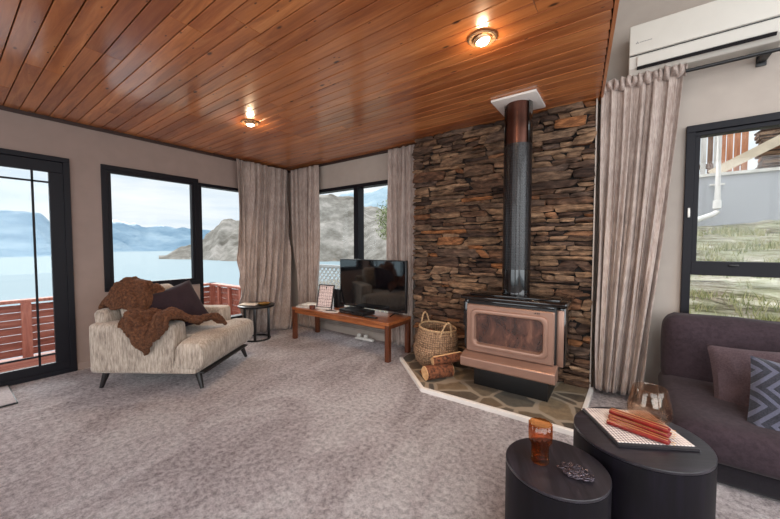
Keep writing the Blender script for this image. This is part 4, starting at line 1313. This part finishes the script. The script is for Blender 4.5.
def mountain_mat(name, c1, c2, c3, snow=None, scale=0.01):
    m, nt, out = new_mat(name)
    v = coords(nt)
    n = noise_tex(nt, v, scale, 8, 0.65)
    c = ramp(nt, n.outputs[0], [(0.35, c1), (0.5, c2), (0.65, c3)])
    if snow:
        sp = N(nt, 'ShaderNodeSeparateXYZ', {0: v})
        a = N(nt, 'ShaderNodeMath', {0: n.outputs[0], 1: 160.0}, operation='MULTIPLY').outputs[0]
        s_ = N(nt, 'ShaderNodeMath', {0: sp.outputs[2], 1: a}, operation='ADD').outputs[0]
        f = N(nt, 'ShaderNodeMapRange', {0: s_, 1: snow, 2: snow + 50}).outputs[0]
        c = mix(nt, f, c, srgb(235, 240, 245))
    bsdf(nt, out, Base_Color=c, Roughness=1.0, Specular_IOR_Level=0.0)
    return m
def ridge(name, m, knots, depth, seed, rough=0.12, nv=24, step=0.35):
    """knots: (bearing in degrees left of +y, distance of shore, distance of crest, crest height above the lake)"""
    mb = MB()
    b0, b1 = knots[0][0], knots[-1][0]
    nu = int(abs(b1 - b0) / step)
    def at(b):
        for p, q in zip(knots[:-1], knots[1:]):
            lo, hi = min(p[0], q[0]), max(p[0], q[0])
            if lo - 1e-6 <= b <= hi + 1e-6:
                k = (b - p[0]) / (q[0] - p[0]); k = k * k * (3 - 2 * k)
                return [p[i] + (q[i] - p[i]) * k for i in (1, 2, 3)]
    def f(u, v):
        b = b0 + (b1 - b0) * u
        ds, dc, hc = at(b)
        if v < 0.75:
            k = v / 0.75; d = ds + (dc - ds) * k; h = hc * k ** 1.1
        else:
            k = (v - .75) / .25; d = dc + depth * k; h = hc * (1 - k)
        br = radians(b)
        x = 4.3 - d * sin(br); y = -3.3 + d * cos(br)
        q = Vector((x, y, 0)) / (hc * 3 + 60)
        nz = noise.fractal(q * 3 + Vector((seed, 0, 0)), 1.0, 2.0, 6)
        h = max(-1, h + nz * hc * rough * (1 if v > 0.02 else 0))
        return (x, y, LZ + h)
    mb.grid(f, nu, nv)
    o = mb.build(name, m, angle=180)
    return structure(o)
M_mblue = mountain_mat('hazed_blue_ranges', srgb(108, 132, 150), srgb(126, 148, 164), srgb(146, 164, 176), 235, 0.004)  # distance haze is put into this bluish base colour
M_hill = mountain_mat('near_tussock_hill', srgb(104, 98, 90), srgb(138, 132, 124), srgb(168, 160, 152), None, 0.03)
M_hill2 = mountain_mat('hazed_far_slope', srgb(140, 160, 172), srgb(154, 172, 182), srgb(170, 184, 192), None, 0.01)  # pale blue of the haze is mixed into the slope's colour
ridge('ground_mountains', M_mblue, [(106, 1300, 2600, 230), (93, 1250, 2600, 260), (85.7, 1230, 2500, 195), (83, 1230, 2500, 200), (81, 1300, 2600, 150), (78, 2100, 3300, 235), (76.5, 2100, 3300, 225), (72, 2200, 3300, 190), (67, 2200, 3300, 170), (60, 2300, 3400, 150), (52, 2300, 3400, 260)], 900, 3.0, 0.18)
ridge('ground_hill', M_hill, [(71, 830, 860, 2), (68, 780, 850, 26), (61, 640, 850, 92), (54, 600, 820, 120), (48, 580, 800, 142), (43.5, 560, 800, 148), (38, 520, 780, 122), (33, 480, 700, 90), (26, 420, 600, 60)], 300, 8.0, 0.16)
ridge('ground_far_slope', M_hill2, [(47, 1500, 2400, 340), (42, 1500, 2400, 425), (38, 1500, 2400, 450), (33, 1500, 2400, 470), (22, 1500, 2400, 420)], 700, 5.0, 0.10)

# outside the television window: lattice screen and a small tree
M_lattice = plain('grey_white_lattice_paint', srgb(206, 206, 204), 0.6, var=0.03)
lt = empty('lattice_screen', (0.3, 1.3, -0.3)); tag(lt, 'diagonal lattice screen outside the window behind the television', 'lattice')
mb = MB()
LX0, LX1, LZ0, LZ1 = -1.4, 1.9, -0.2, 0.80
Hh = LZ1 - LZ0
x = LX0 - Hh
while x < LX1:
    for sgn in (1, -1):
        xa, xb = (x, x + Hh) if sgn > 0 else (x + Hh, x)
        za, zb = LZ0, LZ1
        # clip to the panel
        pts = []
        a = Vector((xa, za)); b = Vector((xb, zb)); t0, t1 = 0.0, 1.0
        dx = b.x - a.x
        for lim, side in ((LX0, 1), (LX1, -1)):
            ta = (lim - a.x) / dx
            if (dx > 0) == (side > 0): t0 = max(t0, ta)
            else: t1 = min(t1, ta)
        if t1 - t0 > 0.03:
            p = a.lerp(b, t0); q = a.lerp(b, t1); c = (p + q) / 2; L_ = (q - p).length
            mb.box((c.x, 1.3 + 0.006 * sgn, c.y), (L_, 0.008, 0.034), rot=Matrix.Rotation(-math.atan2(q.y - p.y, q.x - p.x), 4, 'Y'))
    x += 0.115
W(mb, 'lattice_slats', M_lattice, lt, smooth=False)
mb = MB()
mb.span((LX0 - .04, 1.27, LZ1), (LX1 + .04, 1.33, LZ1 + .04)); mb.span((LX0 - .04, 1.27, LZ0 - .04), (LX1 + .04, 1.33, LZ0))
mb.span((LX0 - .04, 1.27, LZ0), (LX0, 1.33, LZ1)); mb.span((LX1, 1.27, LZ0), (LX1 + .04, 1.33, LZ1))
W(mb, 'lattice_frame', M_lattice, lt, smooth=False)
structure(MB().prism([(-6, 0.2), (3.6, 0.2), (3.6, 5.5), (-6, 7.5)], -0.9, -0.25).build('ground_terrace', plain('terrace_soil', srgb(120, 112, 92), 0.9, var=.2), smooth=False))

def leaf_mat(name, c1, c2):
    m, nt, out = new_mat(name)
    g = N(nt, 'ShaderNodeNewGeometry')
    c = ramp(nt, g.outputs['Random Per Island'], [(0, c1), (1, c2)])
    bsdf(nt, out, Base_Color=c, Roughness=0.6, Specular_IOR_Level=0.3)
    return m
M_leaf = leaf_mat('tree_leaves', srgb(112, 124, 76), srgb(178, 184, 140))
tr = empty('tree', (-0.4, 4.3, -0.25)); tag(tr, 'loose green leafy tree outside, seen beside the narrow curtain', 'tree')
W(MB().tube([(-0.4, 4.3, -0.25), (-0.45, 4.3, 0.8), (-0.6, 4.25, 1.5), (-0.7, 4.2, 2.4)], [0.06, 0.05, 0.035, 0.015], 8).tube([(-0.45, 4.3, 0.9), (-0.9, 4.2, 1.5), (-1.15, 4.1, 1.75)], [0.03, 0.02, 0.008], 6), 'trunk', M_bark, tr)
mb = MB(); rg = random.Random(9)
def leaf(mb, c, s, d):
    q = d.to_track_quat('X', 'Z').to_matrix()
    pts = [(0, 0, 0), (s * .5, s * .25, .0), (s, 0, 0), (s * .5, -s * .25, 0)]
    vs = [mb.bm.verts.new(Vector(c) + q @ Vector(p)) for p in pts]
    mb.bm.faces.new(vs)
cl = [((-1.15, 4.1, 1.75), .32), ((-1.2, 4.1, 2.2), .26), ((-1.05, 4.1, 2.0), .4), ((-0.55, 4.2, 2.35), .5), ((-0.3, 4.3, 1.7), .5), ((-0.95, 4.15, 1.95), .33), ((-0.9, 4.2, 2.45), .3), ((-1.1, 4.1, 1.62), .22), ((0.1, 4.3, 2.1), .5)]
for c, r in cl:
    for k in range(int(900 * r)):
        d = Vector((rg.gauss(0, 1), rg.gauss(0, 1), rg.gauss(0, 1))).normalized()
        p = Vector(c) + d * r * rg.random() ** 0.5
        leaf(mb, p, rg.uniform(0.05, 0.09), Vector((rg.gauss(0, 1), rg.gauss(0, 1), rg.gauss(0, 1) - .5)).normalized())
W(mb, 'foliage', M_leaf, tr, smooth=False)

# ------------------------------------------------------------------ outside right: rocky bank, retaining wall, fence
def bank_mat():
    m, nt, out = new_mat('grassy_schist_bank')
    v = coords(nt, scale=(0.35, 0.5, 3.6))
    n = noise_tex(nt, v, 5, 8, 0.75, 0.8)
    n2 = noise_tex(nt, coords(nt), 3.0, 5, 0.65)
    c = ramp(nt, n.outputs[0], [(0.38, srgb(52, 44, 34)), (0.45, srgb(128, 114, 92)), (0.53, srgb(186, 176, 156)), (0.66, srgb(224, 216, 202))])
    g = ramp(nt, n2.outputs[0], [(0.42, (0, 0, 0, 1)), (0.58, (1, 1, 1, 1))])
    gc = ramp(nt, n.outputs[0], [(0.3, srgb(86, 92, 52)), (0.7, srgb(178, 182, 136))])
    c = mix(nt, N(nt, 'ShaderNodeMath', {0: g, 1: 0.55}, operation='MULTIPLY').outputs[0], c, gc)
    bsdf(nt, out, Base_Color=c, Roughness=0.95, Normal=bump(nt, n.outputs[0], 0.8, 0.05))
    return m
def bank_z(x, y):
    k = (y - 0.45) / 2.8
    base = 0.18 + 1.32 * k ** 0.9 if k > 0 else 0.18
    st = 0.17
    q = (base + 0.10 * noise.noise(Vector((x * 0.9, y * 1.2, 3)))) / st
    fr = q - math.floor(q)
    z = (math.floor(q) + min(1, fr * 2.2) ** 2) * st
    return z * 0.8 + base * 0.2 + 0.05 * noise.fractal(Vector((x * 3, y * 3, 0)), 1, 2, 4)
mb = MB()
mb.grid(lambda u, v: (3.9 + 6.5 * u, 0.45 + 2.8 * v, bank_z(3.9 + 6.5 * u, 0.45 + 2.8 * v)), 190, 110)
structure(mb.build('ground_bank', bank_mat(), angle=180))
mb = MB(); rg = random.Random(21)
for k in range(1700):
    x = rg.uniform(4.6, 8.5); y = 0.5 + 2.5 * rg.random() ** 0.8
    if noise.noise(Vector((x * 1.6, y * 2.2, 8))) < -0.02 and rg.random() < .8: continue
    z = bank_z(x, y)
    for b in range(7):
        h = rg.uniform(0.04, 0.12); a = rg.uniform(0, 2 * pi); le = rg.uniform(0.2, 0.9) * h; bx, by = x + rg.gauss(0, .025), y + rg.gauss(0, .025)
        w = 0.004
        p0 = Vector((bx - w, by, z - .01)); p1 = Vector((bx + w, by, z - .01)); p2 = Vector((bx + le * cos(a), by + le * sin(a), z + h))
        pm0 = p0.lerp(p2, .5) + Vector((0, 0, h * .15)); pm1 = p1.lerp(p2, .5) + Vector((0, 0, h * .15))
        V_ = [mb.bm.verts.new(p) for p in (p0, p1, pm1, p2, pm0)]
        mb.bm.faces.new(V_)
o = mb.build('grass', leaf_mat('dry_bank_grass', srgb(112, 124, 66), srgb(206, 196, 150)), smooth=False)
tag(o, 'tufts of green and straw coloured grass on the rocky bank', 'grass', kind='stuff')
M_conc = plain('grey_painted_concrete', srgb(176, 176, 180), 0.8, var=0.03, vscale=2)
structure(MB().span((3.6, 3.2, 0.0), (11, 3.4, 2.21)).build('wall_retaining', M_conc, smooth=False))
structure(MB().span((3.6, 3.17, 2.21), (11, 3.44, 2.25)).build('trim_6', plain('wall_capping', srgb(220, 214, 206), 0.7), smooth=False))
structure(MB().span((3.6, 3.4, 1.5), (11, 6, 2.2)).build('ground_upper', plain('upper_ground', srgb(130, 120, 100), 0.9), smooth=False))
fe = empty('paling_fence', (5.2, 3.6, 2.2)); tag(fe, 'fence of weathered orange and silver palings above the grey wall', 'fence')
rg = random.Random(2)
pm = [wood('paling_orange', srgb(158, 96, 66), srgb(196, 132, 96), srgb(222, 166, 130), 2, 6, 0.8), wood('paling_silver', srgb(170, 164, 158), srgb(204, 198, 192), srgb(228, 222, 216), 2, 6, 0.8), wood('paling_brown', srgb(84, 62, 50), srgb(120, 92, 76), srgb(150, 120, 100), 2, 6, 0.8)]
x = 4.2
k = 0
while x < 5.72:
    w = rg.uniform(0.045, 0.07)
    j = rg.choice([0, 1, 1] if x < 5.3 else [0, 0, 0, 1, 2])
    W(MB().box((x + w / 2, 3.6 + rg.uniform(-.02, .02), 2.75 + rg.uniform(-.03, .03)), (w, 0.02, 1.1)), 'paling', pm[j], fe, smooth=False)
    x += w + rg.uniform(0.008, 0.02); k += 1
for zz in (2.4, 3.05): W(MB().span((4.2, 3.63, zz), (5.72, 3.67, zz + .07)), 'rail', pm[2], fe, smooth=False)
# stone pillar of stacked schist
mb = MB(); rg = random.Random(6); z = 2.2
while z < 3.4:
    h = rg.uniform(0.03, 0.07); w = 0.34 + rg.uniform(-.05, .05)
    mb.box((6.02 + rg.uniform(-.03, .03), 3.62, z + h / 2), (w, 0.28 + rg.uniform(-.04, .04), h - .006), rot=rg.uniform(-.12, .12), bev=0.008, seg=1)
    z += h
o = mb.build('stone_pillar', M_stone); tag(o, 'stacked stone pillar above the grey retaining wall', 'pillar')
o = MB().box((5.95, 3.33, 2.62), (1.45, 0.05, 0.12), rot=Matrix.Rotation(-math.atan2(0.294, 0.519), 4, 'Y')).build('handrail', plain('pale_timber_rail', srgb(214, 196, 172), 0.7, var=.06), smooth=False)
tag(o, 'pale sloping timber handrail in front of the paling fence', 'handrail')
dp = empty('downpipe', (5.34, 3.12, 1.5)); tag(dp, 'white plastic downpipe on the grey retaining wall', 'pipe')
W(MB().tube([(5.36, 3.1, 3.3), (5.36, 3.1, 1.80), (5.355, 3.1, 1.74), (5.365, 3.1, 1.70), (5.32, 3.08, 1.66), (5.05, 3.0, 1.55)], 0.035, 14), 'pipe', M_bright, dp)
W(MB().cyl((5.36, 3.1, 1.74), (5.36, 3.1, 1.85), 0.045), 'collar', M_bright, dp)
W(MB().box((5.36, 3.14, 2.08), (0.15, 0.06, 0.02)), 'bracket', M_bright, dp)

# ------------------------------------------------------------------ added fill lamps, unseen, in the openings behind the camera
def fill_lamp(name, loc, rot, sx, sy, energy, col=(0.93, 0.97, 1.0)):
    l = bpy.data.lights.new(name, 'AREA'); l.shape = 'RECTANGLE'; l.size = sx; l.size_y = sy; l.energy = energy; l.color = col
    o = bpy.data.objects.new(name, l); COL.objects.link(o); o.location = loc; o.rotation_euler = rot
    return o
fill_lamp('unseen_window_fill', (2.3, BY + 0.12, 1.3), (radians(90), 0, 0), 3.4, 2.0, FILL * 60)
fill_lamp('unseen_window_fill', (6.25, BY + 0.12, 1.7), (radians(90), 0, 0), 2.9, 2.7, FILL * 110)
fill_lamp('unseen_window_fill', (RX - 0.12, -3.3, 1.8), (radians(90), 0, radians(90)), 4.6, 2.6, FILL * 150)
fill_lamp('unseen_roof_fill', (6.3, -4.75, UP + .05), (0, 0, 0), 2.1, 2.2, FILL * 35)
fill_lamp('unseen_roof_fill', (6.3, -1.95, UP + .05), (0, 0, 0), 2.1, 1.8, FILL * 25)

sun = bpy.data.lights.new('veiled_sun', 'SUN'); sun.energy = 2.7; sun.angle = radians(50); sun.color = (1.0, 0.97, 0.94)
so = bpy.data.objects.new('veiled_sun', sun); COL.objects.link(so)
so.rotation_euler = Vector((1.0, -0.25, -0.62)).to_track_quat('-Z', 'Y').to_euler()

# ------------------------------------------------------------------ world
w = bpy.data.worlds.new('overcast_sky'); scn.world = w; w.use_nodes = True
nt = w.node_tree; nt.nodes.clear()
out = nt.nodes.new('ShaderNodeOutputWorld')
tc = N(nt, 'ShaderNodeTexCoord')
vec = tc.outputs['Generated']
sp = N(nt, 'ShaderNodeSeparateXYZ', {0: vec})
mp = N(nt, 'ShaderNodeMapping', {'Vector': vec, 'Scale': (1.0, 1.0, 6.0)})
n = noise_tex(nt, mp.outputs[0], 2.4, 5, 0.6, 0.4)
cloud = ramp(nt, n.outputs[0], [(0.35, srgb(214, 226, 236)), (0.52, srgb(236, 240, 243)), (0.7, srgb(250, 250, 250))])
# brighter overhead, plus an added glow behind the camera to light the room
dt = N(nt, 'ShaderNodeVectorMath', {0: vec, 1: Vector((0.62, -0.62, 0.48)).normalized()}, operation='DOT_PRODUCT').outputs['Value']
glow = N(nt, 'ShaderNodeMapRange', {0: dt, 1: -0.1, 2: 1.0, 3: 0.0, 4: 1.0}, interpolation_type='SMOOTHSTEP').outputs[0]
zen = N(nt, 'ShaderNodeMapRange', {0: sp.outputs[2], 1: 0.3, 2: 1.0, 3: 0.0, 4: 1.0}).outputs[0]
GLOW, ZEN, BASE = 0.7, 0.5, 0.86
a = N(nt, 'ShaderNodeMath', {0: glow, 1: GLOW}, operation='MULTIPLY').outputs[0]
b = N(nt, 'ShaderNodeMath', {0: zen, 1: ZEN}, operation='MULTIPLY').outputs[0]
s1 = N(nt, 'ShaderNodeMath', {0: a, 1: b}, operation='ADD').outputs[0]
s2 = N(nt, 'ShaderNodeMath', {0: s1, 1: BASE}, operation='ADD').outputs[0]
bg = N(nt, 'ShaderNodeBackground', {'Color': cloud, 'Strength': s2})
nt.links.new(bg.outputs[0], out.inputs[0])

# ------------------------------------------------------------------ camera
cam = bpy.data.cameras.new('camera'); co = bpy.data.objects.new('camera', cam); COL.objects.link(co)
cam.sensor_width = 36; cam.lens = 326.66 / 780 * 36; cam.clip_start = 0.05; cam.clip_end = 20000
co.location = (4.326, -3.306, 1.21)
co.rotation_euler = (radians(90) - 0.040, 0, 0.623)
scn.camera = co
scn.view_settings.view_transform = 'Standard'
scn.view_settings.look = 'None'
scn.view_settings.exposure = 0.45
scn.view_settings.gamma = 1
scn.view_settings.use_curve_mapping = False
scn.cycles.max_bounces = 8
scn.cycles.diffuse_bounces = 5
scn.cycles.transparent_max_bounces = 16
scn.cycles.sample_clamp_indirect = 6
scn.cycles.use_denoising = True
